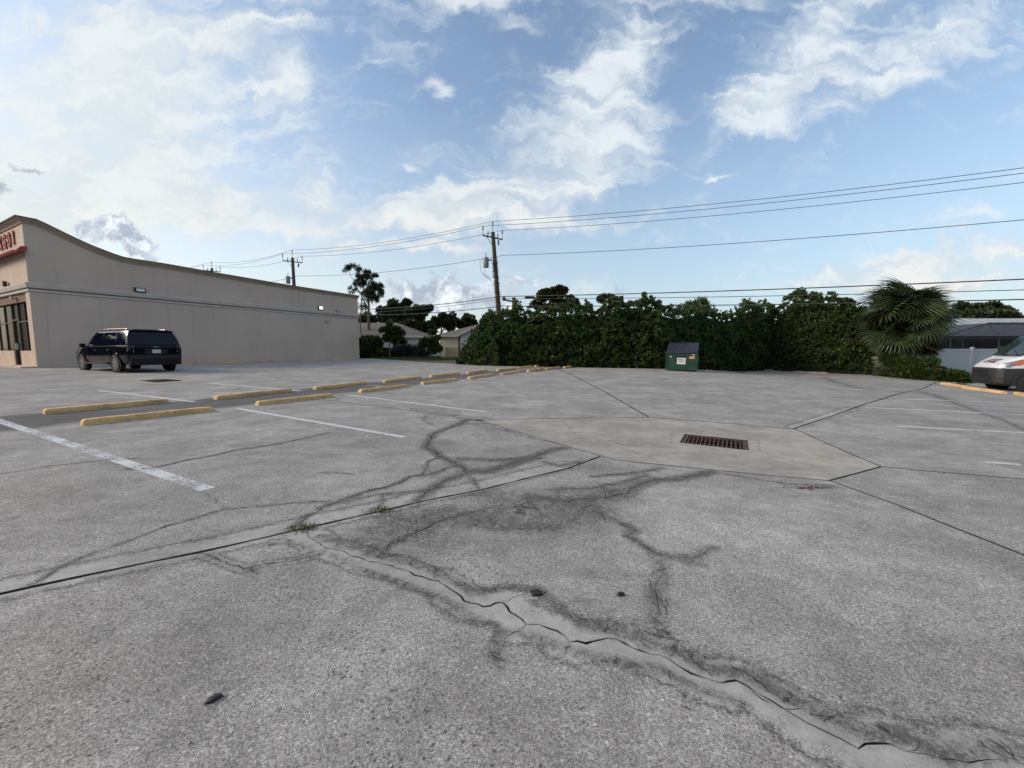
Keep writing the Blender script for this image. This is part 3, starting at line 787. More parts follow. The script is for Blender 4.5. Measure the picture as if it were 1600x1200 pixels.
# front: pillar, sign wall, recess
MB().bx(.002, .25, .252, DEP, 4.45, APX).build('sign_wall', M_front, bld)
MB().bx(.003, .25, .252, DEP, 3.99, 4.448).build('band_wall', M_front, bld)
MB().bx(.001, .5, .252, .70, -.3, 3.988).build('corner_pillar', M_front, bld)
MB().bx(.05, .6, .702, DEP, 3.55, 3.985).build('lintel', M_soffit, bld)
MB().bx(-.55, .9, .05, DEP, -.2, .10).build('walkway', M_front, bld)
MB().bx(.10, .6, .702, 3.1, -.2, .92).build('knee_wall', M_front, bld)
MB().bx(.10, .6, 4.3, DEP, -.2, .92).build('knee_wall', M_front, bld)
MB().bx(.20, .24, .702, 3.1, .93, 3.545).build('shop_window', M_sglass, bld)
MB().bx(.20, .24, 4.3, DEP, .93, 3.545).build('shop_window', M_sglass, bld)
dr = MB().bx(.22, .26, 3.16, 4.24, .14, 2.62).build('shop_door', M_sglass, bld)
MB().bx(.12, .215, 4.0, 4.04, 1.0, 1.35).build('door_handle', M_lens, dr)
MB().bx(.21, .25, 3.16, 4.24, 2.70, 3.54).build('transom_window', M_sglass, bld)
fr = MB()
for y in (.71, 1.9, 3.10, 4.25, 5.7, 7.2): fr.bx(.15, .27, y, y + .055, .10 if 3 < y < 4.3 else .925, 3.545)
fr.bx(.155, .265, .77, 1.895, 2.50, 2.56); fr.bx(.155, .265, 1.96, 3.095, 2.50, 2.56); fr.bx(.155, .265, 3.16, 4.245, 2.62, 2.69); fr.bx(.155, .265, 4.31, 5.695, 2.50, 2.56); fr.bx(.155, .265, 5.76, 7.195, 2.50, 2.56)
fr.build('storefront_frame', M_alu, bld)
MB().bx(.19, .198, .80, 1.5, .95, 2.48).build('curtain', M_curt, bld)
MB().box((-.08, 2.6, 3.80), (.16, .2, .16)).build('recess_lamp', M_front, bld)
# trim band and cornices: profile (outwards, up) swept round the corner
def sweep(path, profile, inward, name, m):
    """path: list of (point, outward dir) in building space"""
    rings = [[Vector(p) + Vector(o) * a + Vector((0, 0, b)) for a, b in profile] for p, o in path]
    return MB().loft(rings).build(name, m, bld)
far_y = DEP
def run(zs, profile, name, m):
    pth = [((BL, 0, zs[-1][1]), (0, -1, 0))]
    pth = [((0, far_y, zs[0][1]), (-1, 0, 0)), ((0, 0, zs[0][1]), (-1, -1, 0))] + [((s, 0, z), (0, -1, 0)) for s, z in zs[1:]]
    return sweep(pth, profile, None, name, m)
flat = [(0, 0), (BL + .03, 0)]
run([(0, 4.0), (BL + .03, 4.0)], [(.0, 0), (.045, 0), (.06, .03), (.06, .11), (0, .11)], 'trim_lower', M_trim)
run([(0, 4.113), (BL + .03, 4.113)], [(.0, 0), (.03, 0), (.03, .07), (0, .07)], 'trim_groove', M_cap)
run([(0, 4.186), (BL + .03, 4.186)], [(.0, 0), (.08, 0), (.10, .03), (.14, .20), (.14, .26), (0, .30)], 'trim_upper', M_trim)
pr = [(s, z) for s, z in prof if s != 0 or True]
cz = [(s, z - .25) for s, z in prof]; cz[-1] = (BL + .05, cz[-1][1])
run(cz, [(0, 0), (.05, 0), (.06, .05), (0, .05)], 'cornice_bead', M_cornice)
run([(s, z + .053) for s, z in cz], [(0, 0), (.035, 0), (.08, .06), (.18, .14), (.22, .20), (0, .20)], 'cornice', M_cornice)
run([(s, z + .256) for s, z in cz], [(-.1, 0), (.27, 0), (.27, .045), (-.1, .05)], 'parapet_cap', M_cap)
# red ledge under the sign
MB().loft([[(-.0, y, 6.02), (-.38, y, 5.90), (-.42, y, 6.00), (-.16, y, 6.24), (-.0, y, 6.28)] for y in (far_y, -.002)] + [[(-.0, -.30, 6.00), (-.34, -.34, 5.88), (-.36, -.34, 5.98), (-.16, -.14, 6.22), (.06, -.14, 6.26)]]).build('red_ledge', M_red, bld)
# sign letters: strokes in a unit cell (x to the reader's right)
def letters(txt, y0, pitch, h, z, m, parent):
    G_ = {'K': [((0, 0), (0, 1)), ((.6, 1), (.05, .45)), ((.15, .55), (.62, 0))],
          'G': [((.6, .82), (.42, 1), (.15, 1), (0, .8), (0, .2), (.15, 0), (.45, 0), (.6, .2), (.6, .45), (.35, .45))],
          '0': [((.15, 0), (0, .2), (0, .8), (.15, 1), (.45, 1), (.6, .8), (.6, .2), (.45, 0), (.15, 0))],
          '1': [((.12, .75), (.34, 1), (.34, 0))]}
    for i, ch in enumerate(txt):
        mb = MB()
        for st in G_[ch]:
            for (x1, z1), (x2, z2) in zip(st, st[1:]):
                a = Vector((-.07, y0 - i * pitch - x1 * h * .85, z + z1 * h)); b = Vector((-.07, y0 - i * pitch - x2 * h * .85, z + z2 * h))
                d = (b - a).normalized(); nrm = Vector((-1, 0, 0)).cross(d) * .055; e = d * .05
                mb.plate([a - e + nrm, b + e + nrm, b + e - nrm, a - e - nrm], (1, 0, 0), .05)
        tag(mb.build('sign_letter', m, parent))
letters('KG01', 3.95, .78, .62, 6.55, M_redl, bld)
MB().box((-.12, 3.5, 4.62), (.14, .22, .28)).build('camera_box', M_blk, bld)
# lamps on the side wall
def to_s(u):   # parameter along the side wall under pixel column u
    k = (u - 800) / F_PX; e1 = Vector((math.cos(rad(62.5)), math.sin(rad(62.5))))
    # include pitch: columns converge little; good enough at eye level
    return (k * Cn.y - Cn.x) / (e1.x - k * e1.y)
def wall_lamp(u, z, w, h, m, label, hous=M_blk):
    s = to_s(u); e1 = Vector((math.cos(rad(62.5)), math.sin(rad(62.5)))); p = Cn.xy + e1 * s
    r = empty('wall_lamp', (p.x, p.y, B0 + z), rad(62.5), label=label, cat='wall lamp')
    MB().loft([[(-w / 2, -.02, 0), (w / 2, -.02, 0), (w / 2, -.02, h), (-w / 2, -.02, h)], [(-w / 2, -.16, 0), (w / 2, -.16, 0), (w / 2, -.12, h), (-w / 2, -.12, h)]]).build('housing', hous, r)
    MB().loft([[(-w * .38, -.158, h * .12), (w * .38, -.158, h * .12), (w * .38, -.14, h * .85), (-w * .38, -.14, h * .85)], [(-w * .34, -.20, h * .18), (w * .34, -.20, h * .18), (w * .34, -.17, h * .78), (-w * .34, -.17, h * .78)]]).build('lens', m, r)
    return r
wall_lamp(228, 4.50, .52, .26, M_lens, 'black flood lamp over the trim band above the parked black car')
wall_lamp(504, 4.56, .42, .30, M_litlens, 'lit security lamp near the far end of the stucco wall')
s_ = to_s(531); e1 = Vector((math.cos(rad(62.5)), math.sin(rad(62.5)))); p = Cn.xy + e1 * s_
r = empty('spotlight_pair', (p.x, p.y, B0 + 4.56), rad(62.5), label='small pair of spotlights on the trim band at the far wall end', cat='spotlight')  # two small spotlights on one bracket
for dx_ in (-.16, .16): MB().tube([(dx_, -.08, .12), (dx_, -.30, .04)], [.06, .09], 10).build('lamp_head', M_lens, r)
MB().bx(-.2, .2, -.10, -.02, .08, .14).build('bracket', M_blk, r)
s_ = to_s(514); p = Cn.xy + e1 * s_
r = empty('wall_vent', (p.x, p.y, B0 + 3.62), rad(62.5), label='small beige hood under the trim band at the far wall end', cat='vent hood')
MB().tube([(0, -.005, 0), (0, -.1, -.03), (0, -.2, -.1)], [.16, .16, .12], 12).build('hood', M_stucco, r)

# ------------------------------------------------------------------ wheel stops
M_yel = bpy.data.materials.new('yellow_painted_concrete'); M_yel.use_nodes = True
N = NT(M_yel.node_tree); bs = N.n['Principled BSDF']; t = N('ShaderNodeTexCoord').outputs['Object']; oi = N('ShaderNodeObjectInfo').outputs['Random']
tv = N('ShaderNodeVectorMath', {0: t, 1: N('ShaderNodeCombineXYZ', {0: N.math('MULTIPLY', oi, 37.0)}).outputs[0]}, operation='ADD').outputs[0]
c_ = N.mix(N.mr(N.noise(tv, 2.5, 5, .6), .3, .7), (.56, .355, .145), (.68, .45, .215))
c_ = N.mix(N.math('MULTIPLY', N.mr(N.noise(tv, 7, 7, .75), .52, .62), .80), c_, (.28, .23, .17))
c_ = N.mix(N.math('MULTIPLY', N.mr(N.noise(tv, 1.7, 4, .6), .50, .68), .45), c_, (.16, .13, .10))
c_ = N.mix(N.mr(N.noise(tv, 6, 7, .8), .63, .66), c_, (.10, .08, .06))
N.l.new(c_, bs.inputs['Base Color']); bs.inputs['Roughness'].default_value = .8
bp = N('ShaderNodeBump', {'Height': N.noise(tv, 30, 4, .6), 'Strength': .5, 'Distance': .01}); N.l.new(bp.outputs[0], bs.inputs['Normal'])
M_grey = mat('bare_weathered_concrete', (.27, .26, .245), .9, var=.25, vscale=5, bump=.4)
M_hole = mat('spike_hole', (.02, .018, .015), .9)
def stop_mesh(name, L, m, seed):
    r = random.Random(seed); rings = []; n = 14
    for i in range(n + 1):
        x = -L / 2 + L * i / n; e = 1.0
        end = min(i, n - i)
        k = (.98 if end == 0 else 1.0)
        hw, hh = .078 * (1 if end else .97), .098 * k
        j = lambda: r.uniform(-.004, .004)
        xx = x + (0 if end else 0)
        rings.append([(xx, -hw + j(), -.03), (xx, -hw + j(), hh * .55), (xx + (0.035 if i == 0 else -.035 if i == n else 0), -hw * .84 + j(), hh + j()), (xx + (0.035 if i == 0 else -.035 if i == n else 0), hw * .84 + j(), hh + j()), (xx, hw + j(), hh * .55), (xx, hw + j(), -.03)])
    return MB().loft(rings).mesh(name, m, bevel=.004, seg=1)
stop_meshes = [stop_mesh('wheel_stop', 1.83, M_yel, i) for i in range(4)]
def stop(a, b, label, group, meshes=stop_meshes, L=None, k=[0]):
    a = G(*a).xy; b = G(*b).xy; c = (a + b) / 2; d = b - a; ln = d.length
    z1 = float(gz(*(c - d / 2))); z2 = float(gz(*(c + d / 2)))
    me = meshes[k[0] % len(meshes)]; k[0] += 1
    r = empty('wheel_stop', (c.x, c.y, float(gz(*c))), 0, label=label, cat='wheel stop', group=group)
    r.rotation_euler = (0, -math.atan2(z2 - z1, ln), math.atan2(d.y, d.x)); r.scale = (min(1.3, max(.8, ln / 1.83)), 1, 1)
    link_mesh('concrete_block', me, r)
    for x in (-.6, .6): MB().tube([(x, 0, .088), (x, 0, .1005)], .014, 8).build('spike_hole', M_hole, r)
    return r
row_f = [((127, 664.5), (333, 642)), ((401, 633.5), (518, 620)), ((562, 613.5), (637, 604.5)), ((659, 601), (714, 594.5)), ((732, 592.5), (771, 586.5)), ((783, 586), (814, 581.5)), ((824.5, 581), (849, 577.5)), ((852, 577.8), (874, 575)), ((881, 575.3), (897, 573))]
row_b = [((68, 647), (262, 629)), ((336, 624.5), (454, 612)), ((491, 609), (571, 600)), ((599, 598), (656, 591)), ((672, 589.5), (717, 584.5)), ((730, 584), (761, 580)), ((776, 580), (808, 576)), ((809, 576.2), (832, 573.3)), ((836, 573.2), (854, 570.8))]
lf = ['yellow wheel stop nearest the camera, front row, its left end chipped', 'yellow wheel stop second from the left in the front row, beside the dark strip', 'yellow wheel stop third from the left in the front row', 'yellow wheel stop fourth from the left in the front row', 'yellow wheel stop fifth from the left in the front row, with a chipped face', 'yellow wheel stop fourth from the far end of the front row', 'yellow wheel stop third from the far end of the front row', 'yellow wheel stop in front row where the long joint starts', 'last and smallest yellow wheel stop of the front row']
lb = ['leftmost yellow wheel stop of the back row, behind the dark strip', 'second yellow wheel stop of the back row from the left', 'third yellow wheel stop of the back row from the left', 'fourth yellow wheel stop of the back row from the left', 'fifth yellow wheel stop of the back row from the left', 'faded low yellow wheel stop, fourth from the far end of the back row', 'third yellow wheel stop from the far end of the back row', 'second yellow wheel stop from the far end of the back row', 'last yellow wheel stop at the far end of the back row']
for (a, b), l in zip(row_f, lf): stop(a, b, l, 'yellow wheel stops in the double row')
for (a, b), l in zip(row_b, lb): stop(a, b, l, 'yellow wheel stops in the double row')
for (a, b), l in zip([((290, 569), (305, 568.3)), ((337, 567.7), (387, 566.3)), ((407, 565.4), (447, 564.2)), ((470, 563.6), (504, 562.6)), ((519, 562.3), (549, 561.6))],
        ['yellow wheel stop at the wall just behind the black car', 'yellow wheel stop at the wall, first one clear of the black car', 'yellow wheel stop at the foot of the wall, middle of the five', 'yellow wheel stop at the wall below the lit security lamp', 'yellow wheel stop at the wall nearest its far corner']):
    stop(a, b, l, 'yellow wheel stops along the stucco wall')
rvan = [stop((1507, 607), (1569, 615.5), 'orange-yellow wheel stop right under the nose of the white van', 'yellow wheel stops at the van'),
        stop((1472, 600.5), (1509, 606), 'low faded yellow wheel stop left of the van, by the leaf heap', 'yellow wheel stops at the van')]
stop((1588, 616), (1622, 624), 'yellow wheel stop cut off by the right picture edge', 'yellow wheel stops at the van')
gm = [stop_mesh('wheel_stop', 1.83, M_grey, 9)]
for (a, b), l in zip([((1102, 573), (1142, 575)), ((1162, 577), (1213, 579.8)), ((1240, 581.5), (1294, 584.3))],
        ['bare grey wheel stop against the hedge just right of the dumpster', 'bare grey wheel stop against the hedge, middle of three', 'bare grey wheel stop at the hedge nearest the palm']):
    stop(a, b, l, 'bare concrete wheel stops along the hedge', gm)

# ------------------------------------------------------------------ dumpster
M_green = mat('dark_green_steel', (.008, .040, .025), .5, var=.4, vscale=3, bump=.15, bscale=8)
M_lid = mat('black_ribbed_plastic', (.035, .036, .05), .45, var=.4, vscale=5)
M_white = mat('white_sticker', (.62, .64, .66), .6); M_org = mat('tan_sticker', (.58, .38, .20), .6); M_dk = mat('dark_print', (.05, .08, .05), .6)
M_yl = mat('gold_print', (.45, .33, .05), .6)
da = G(1040.5, 579.0); k_ = (1089.5 - 800) / F_PX
dW = (k_ * da.y - da.x) / (.887 + .462 * k_); db = da + Vector((.887, -.462, 0)) * dW
db.z = float(gz(db.x, db.y)); dc = (da + db) / 2; dir_ = (db.xy - da.xy).normalized(); S = dW / 1.85
print('dumpster width', dW, dc)
dm = empty('dumpster', (dc.x, dc.y, dc.z), math.atan2(dir_.y, dir_.x), label='dark green dumpster with ribbed black lid standing against the hedge', cat='dumpster')
dm.scale = (S, S, S)
zf, zb, dp = 1.16, 1.62, 1.35
b_ = MB(); b_.loft([[(-.92, 0, .06), (-.92, dp, .06), (-.92, dp, zb), (-.92, 0, zf)], [(.92, 0, .06), (.92, dp, .06), (.92, dp, zb), (.92, 0, zf)]]); b_.build('body', M_green, dm, bevel=.015)
b_ = MB(); b_.bx(-.95, .95, -.05, -.002, zf - .16, zf - .03)
for x in (-.93, .93): b_.bx(x - .03, x + .03, -.045, -.003, .10, zf - .163)
b_.bx(-.895, .895, -.04, -.003, .08, .18); b_.build('rim', M_green, dm)
lid = MB().loft([[(x, -.09, zf + .01), (x, dp + .03, zb + .17), (x, dp + .03, zb + .22), (x, .1, zf + .16), (x, -.09, zf + .09)] for x in (-.93, .93)]).build('lid', M_lid, dm)
sl_ = math.atan2(zb + .22 - zf - .16, dp - .07)
for i in range(13):
    x = -.86 + i * .1433
    MB().loft([[(x - .028, -.11, zf + .02), (x + .028, -.11, zf + .02), (x + .02, -.11, zf + .13), (x - .02, -.11, zf + .13)],
               [(x - .028, .09, zf + .14), (x + .028, .09, zf + .14), (x + .02, .085, zf + .205), (x - .02, .085, zf + .205)],
               [(x - .028, dp + .02, zb + .20), (x + .028, dp + .02, zb + .20), (x + .02, dp + .02, zb + .262), (x - .02, dp + .02, zb + .262)]]).build('rib', M_lid, lid)
st_ = MB().box((-.02, -.006, .66), (.50, .012, .40), M=Matrix.Rotation(rad(2), 3, 'Y')).build('sticker', M_white, dm)
# emblem: W and M in gold and green with lines of print below
em = MB()
def stroke(mb, pts_, w, y=-.0145):
    for (x1, z1), (x2, z2) in zip(pts_, pts_[1:]):
        a = Vector((x1, y, z1)); b = Vector((x2, y, z2)); d = (b - a).normalized(); nn_ = d.cross(Vector((0, 1, 0))) * w
        mb.plate([a + nn_, b + nn_, b - nn_, a - nn_], (0, -1, 0), .002)
stroke(em, [(-.20, .80), (-.16, .70), (-.11, .80), (-.06, .70), (-.02, .80)], .017); em.build('emblem_letter', M_dk, dm)
em = MB(); stroke(em, [(.01, .70), (.04, .80), (.08, .70), (.12, .80), (.16, .70)], .017); em.build('emblem_letter', M_yl, dm)
em = MB()
for z, x0_, x1_, hh in ((.645, -.17, .15, .012), (.60, -.12, .14, .007), (.575, -.18, .17, .007)):
    x = x0_
    while x < x1_:
        w_ = random.uniform(.02, .05); em.bx(x, min(x + w_, x1_), -.018, -.0135, z - hh, z + hh); x += w_ + .012
em.build('print', M_dk, dm)
MB().box((.60, -.006, .90), (.30, .012, .17)).build('sticker', M_org, dm); MB().box((.60, -.0145, .905), (.22, .004, .02)).build('print', M_red, dm)
MB().box((.68, -.055, 1.065), (.18, .008, .06)).build('sticker', mat('faded_yellow_sticker', (.45, .42, .22), .6), dm)
MB().box((-.66, -.006, .95), (.11, .012, .09)).build('sticker', M_white, dm)
for x in (-.96, .96): MB().bx(x - .045, x + .045, .25, 1.05, .62, .78).build('fork_pocket', M_green, dm)
for x in (-.75, .75):
    for y in (.15, 1.2): MB().bx(x - .06, x + .06, y - .08, y + .08, 0, .058).build('foot', M_blk, dm)

# ------------------------------------------------------------------ vehicles
M_paint = mat('black_blue_car_paint', (.0035, .004, .008), .12, .0, coat=.2, spec=.16)
M_plast = mat('black_plastic', (.006, .006, .008), .5, spec=.3)
M_tyre = mat('tyre_rubber', (.014, .014, .014), .85)
M_rim = mat('grey_alloy', (.32, .32, .33), .35, .85)
M_chrome = mat('chrome', (.35, .35, .36), .25, 1.0)
M_cglass = mat('privacy_glass', (.003, .005, .016), .04, spec=.22)
M_tail = mat('red_tail_lens', (.045, .004, .006), .2, coat=.8); M_plate = mat('licence_plate_white', (.42, .46, .50), .5)
def wheel(parent, x, y, r, side, w=.27, spokes=6, rimm=M_rim):
    ty = empty('wheel', (x, y, r)); ty.parent = parent
    tp = [(.60 * r, -w / 2 + .02), (.74 * r, -w / 2), (.93 * r, -w / 2 + .01), (r, -w / 2 + .05), (r, w / 2 - .05), (.93 * r, w / 2 - .01), (.74 * r, w / 2), (.60 * r, w / 2 - .02)]
    n = 32; rings = [[(a * math.cos(2 * math.pi * i / n), b, a * math.sin(2 * math.pi * i / n)) for a, b in tp] for i in range(n)]
    mb = MB(); rings.append(rings[0]); mb.loft(rings, cap=False); mb.build('tyre', M_tyre, ty, smooth=True)
    rm = MB(); yo = side * (w / 2 - .03)
    rm.tube([(0, yo - side * .10, 0), (0, yo - side * .06, 0)], .60 * r, 28); 
    rm.build('wheel_dish', M_plast, ty)
    rm = MB()
    for i in range(28):
        a0, a1 = 2 * math.pi * i / 28, 2 * math.pi * (i + 1) / 28
        ps = [(rr * math.cos(a), yo, rr * math.sin(a)) for a, rr in ((a0, .52 * r), (a1, .52 * r), (a1, .62 * r), (a0, .62 * r))]
        rm.plate(ps, (0, side, 0), .015)
    for i in range(spokes):
        for off in (-.16, .16):
            a = 2 * math.pi * i / spokes + .3
            p1 = Vector((math.cos(a + off * 1.6) * .10 * r, yo - side * .02, math.sin(a + off * 1.6) * .10 * r)); p2 = Vector((math.cos(a + off) * .54 * r, yo, math.sin(a + off) * .54 * r))
            d = (p2 - p1).normalized(); nn_ = d.cross(Vector((0, 1, 0))).normalized() * .028
            rm.plate([p1 + nn_, p2 + nn_, p2 - nn_, p1 - nn_], (0, side, 0), .022)
    rm.tube([(0, yo - side * .05, 0), (0, yo + side * .02, 0)], .13 * r, 12)
    rm.build('rim', rimm, ty)
    return ty
def car_shell(st):
    """st: list of (x, half width, z bottom, z belt) -> rings with rounded shoulders and tucked sill"""
    rings = []
    for (x, hw, zb_, zt, tuck) in st:
        half = [(hw * .80, zb_), (hw * .955, zb_ + .05), (hw * .99, zb_ + .22), (hw, zb_ + .42), (hw * .995, zt - .20), (hw * .965, zt - .06), (hw * .91, zt), (hw * .5, zt + tuck), (0, zt + tuck * 1.2)]
        ring = [(x, -y, z) for y, z in half] + [(x, y, z) for y, z in half[::-1][1:]]
        rings.append(ring)
    return MB().loft(rings)
def arch(mb, x, r, y, side, t=.07, d=.03, flat=.0):
    n = 18
    for i in range(n):
        a0, a1 = math.pi * (-.06 + 1.12 * i / n), math.pi * (-.06 + 1.12 * (i + 1) / n)
        c = lambda a, rr: (x + rr * math.cos(a), y, r * .86 + rr * math.sin(a))
        mb.plate([c(a0, r * 1.10), c(a1, r * 1.10), c(a1, r * 1.10 + t), c(a0, r * 1.10 + t)], (0, side, 0), d)

# --- big dark SUV, nose to the wall
pr_ = G(189.5, 582)
hd = Vector((-.905, .425)).normalized(); rt = Vector((hd.y, -hd.x)); lft = -rt
org = pr_.xy + rt * .86 + hd * 1.70
zc = np.mean([float(gz(*(org + hd * a + rt * b))) for a in (-1.7, 1.7) for b in (-.86, .86)])
suv = empty('parked_car', (org.x, org.y, float(zc)), math.atan2(hd.y, hd.x), label='large glossy black sport utility vehicle parked nose-in against the stucco wall', cat='car')
LL = 2.86
car_shell([(-LL, .93, .46, 1.12, .0), (-LL + .04, .985, .38, 1.22, .0), (-LL + .30, 1.02, .36, 1.25, .01), (-1.7, 1.03, .34, 1.25, .01), (0, 1.03, .32, 1.23, .01), (1.2, 1.03, .32, 1.20, .02), (1.7, 1.02, .32, 1.17, .04), (2.3, .99, .34, 1.10, .04), (2.65, .93, .38, 1.02, .03), (LL - .02, .82, .44, .90, .0)]).build('body', M_paint, suv, smooth=True, bevel=.012)
def house_pt(k, s, y):  # greenhouse: k 0 belt..1 roof ; s station 0 rear..1 front ; y side
    pass
g0 = [(-LL + .06, .955), (-LL + .22, .975), (-1.0, .985), (.4, .98), (1.45, .92)]       # belt line x, half width
g1 = [(-LL + .30, .79), (-LL + .48, .835), (-1.0, .85), (.25, .83), (.62, .77)]           # roof edge
zB, zR = 1.21, 1.86
rg = []
for (x0_, w0), (x1_, w1) in zip(g0, g1):
    rg.append([(x0_, -w0, zB), (x0_ + (x1_ - x0_) * .5, -(w0 + (w1 - w0) * .42), zB + .36), (x1_, -w1, zR), (x1_ + (0), -w1 * .80, zR + .07), (x1_, 0, zR + .085), (x1_, w1 * .80, zR + .07), (x1_, w1, zR), (x0_ + (x1_ - x0_) * .5, (w0 + (w1 - w0) * .42), zB + .36), (x0_, w0, zB)])
MB().loft(rg, closed=False, cap=True).build('cabin', M_paint, suv, smooth=True, bevel=.015)
def side_w(xa0, xa1, xb0, xb1, name='side_window', m=M_cglass, ka=.09, kb=.90):
    for sd in (-1, 1):
        def q(x, k):
            zz = zB + (zR - zB) * k; w = .985 + (.848 - .985) * k + (.010 if .2 < k < .8 else .0)
            return Vector((x, sd * (w + .004), zz))
        MB().plate([q(xa0, ka), q(xa1, ka), q(xb1, kb), q(xb0, kb)], (0, sd, .2), .008).build(name, m, suv)
side_w(-2.62, -1.72, -2.30, -1.68); side_w(-1.62, -.42, -1.60, -.46); side_w(-.34, .95, -.36, .42)
# rear glass between belt and roof, following the slope
xr0, xr1 = -LL + .06, -LL + .30
def rq(y, k): return Vector((xr0 + (xr1 - xr0) * k - .012, y * (1 - .14 * k), zB + (zR - zB) * k))
rw = MB().plate([rq(-.90, .06), rq(.90, .06), rq(.87, .93), rq(-.87, .93)], (-1, 0, .3), .012).build('rear_window', M_cglass, suv)
MB().loft([[(-LL + .20, y, 1.855), (-LL + .17, y, 1.895), (-LL + .55, y, 1.94), (-LL + .55, y, 1.88)] for y in (-.78, .78)]).build('roof_spoiler', M_paint, suv, bevel=.01)
fw = [(1.46, .86, 1.235), (1.46, -.86, 1.235), (.66, -.74, 1.83), (.66, .74, 1.83)]
MB().plate(fw, (1, 0, 1), .01).build('windscreen', M_cglass, suv)
for sd in (-1, 1):
    MB().tube([(-2.2, sd * .70, 1.90), (-2.1, sd * .70, 1.965), (-.3, sd * .70, 1.975), (.25, sd * .68, 1.955), (.35, sd * .68, 1.90)], .018, 8).build('roof_rail', M_chrome, suv)
    MB().box((1.18, sd * 1.14, 1.22), (.13, .22, .19)).build('wing_mirror', M_plast, suv, bevel=.04)
    MB().bx(1.15, 1.19, min(sd * .95, sd * 1.04), max(sd * .95, sd * 1.04), 1.16, 1.20).build('mirror_arm', M_plast, suv)
    MB().loft([[(-LL + .02, sd * .80, .90), (-LL + .10, sd * 1.005, .92), (-LL + .12, sd * .985, 1.20), (-LL + .04, sd * .80, 1.20)], [(-LL - .015, sd * .80, .90), (-LL + .06, sd * 1.022, .92), (-LL + .09, sd * 1.0, 1.20), (-LL + .005, sd * .80, 1.20)]]).build('tail_light', M_tail, suv)
    MB().plate([(-LL + .10, sd * .995, 1.25), (-LL + .13, sd * .992, 1.25), (-LL + .34, sd * .868, 1.85), (-LL + .31, sd * .868, 1.85)], (0, sd, 0), .012).build('pillar_trim', M_chrome, suv)
    MB().plate([(-1.15, sd * 1.035, .36), (1.15, sd * 1.035, .36), (1.15, sd * 1.035, .42), (-1.15, sd * 1.035, .42)], (0, sd, 0), .10).build('running_board', M_plast, suv)
    MB().bx(-1.15, 1.15, sd * 1.137 - .003, sd * 1.137 + .003, .395, .42).build('running_board_trim', M_chrome, suv)
    for x_, y_ in ((-1.7, 1.016), (1.7, 1.010)): a_ = MB(); arch(a_, x_, .41, sd * y_, sd); a_.build('wheel_arch', M_paint, suv)
    for x in (-1.7, 1.7):
        wl = MB(); n = 20; wl.plate([(x + .455 * math.cos(2 * math.pi * i / n), sd * 1.028, .37 + .455 * math.sin(2 * math.pi * i / n)) for i in range(n)], (0, sd, 0), .004); wl.build('wheel_well', M_plast, suv)
    for x in (-1.15, .12): MB().tube([(x - .1, sd * 1.035, 1.0), (x - .08, sd * 1.06, 1.0), (x + .08, sd * 1.06, 1.0), (x + .1, sd * 1.035, 1.0)], .014, 6).build('door_handle', M_paint, suv)
    for x in (-1.65, -.40, .98):
        MB().bx(x, x + .008, sd * 1.0335 - .002, sd * 1.0335 + .002, .50, 1.05).build('door_seam', M_blk, suv)
    for x in (-1.7, 1.7): wheel(suv, x, sd * .93, .405, sd)
bu = MB().loft([[(-LL - .0, -.95, .32), (-LL - .05, -.92, .62), (-LL - .01, -.92, .78), (-LL + .1, -.97, .78), (-LL + .1, -.97, .32)], [(-LL - .05, 0, .32), (-LL - .10, 0, .62), (-LL - .05, 0, .78), (-LL + .1, 0, .78), (-LL + .1, 0, .32)], [(-LL - .0, .95, .32), (-LL - .05, .92, .62), (-LL - .01, .92, .78), (-LL + .1, .97, .78), (-LL + .1, .97, .32)]]).build('rear_bumper', M_plast, suv, bevel=.015)
MB().bx(-LL - .022, -LL + .02, -.16, .16, .86, 1.02).build('licence_plate', M_plate, suv)
MB().bx(-LL - .018, -LL + .02, -.42, .42, .83, 1.05).build('plate_recess', M_plast, suv)
em = MB()
em.bx(-LL - .02, -LL + .03, -.10, .10, 1.125, 1.155); em.bx(-LL - .022, -LL + .03, -.035, .035, 1.11, 1.17); em.build('emblem', M_chrome, suv)

# --- white van with dark grey bumper
M_vwhite = mat('white_van_paint', (.62, .64, .67), .3, coat=.5, var=.03); M_vgrey = mat('dark_grey_bumper', (.017, .018, .021), .6, var=.12, vscale=4)
M_vglass = mat('van_window_glass', (.018, .034, .032), .06, spec=.5); M_head = mat('headlamp_glass', (.16, .18, .19), .12, .3, coat=.8)
M_orange = mat('orange_red_graphic', (.62, .10, .035), .4); M_maroon = mat('dark_red_lettering', (.16, .015, .03), .5)
hv = Vector((-.887, .462)); nl = G(1551, 611).xy      # front left corner of the nose
VS = .98
nose = nl + Vector((.462, .887)) * .90
vz = float(gz(nose.x + 2, nose.y)) - .03
van = empty('delivery_van', (nose.x, nose.y, vz), math.atan2(hv.y, hv.x), label='white delivery van with dark grey bumper and orange stripe, nose over a wheel stop', cat='van')
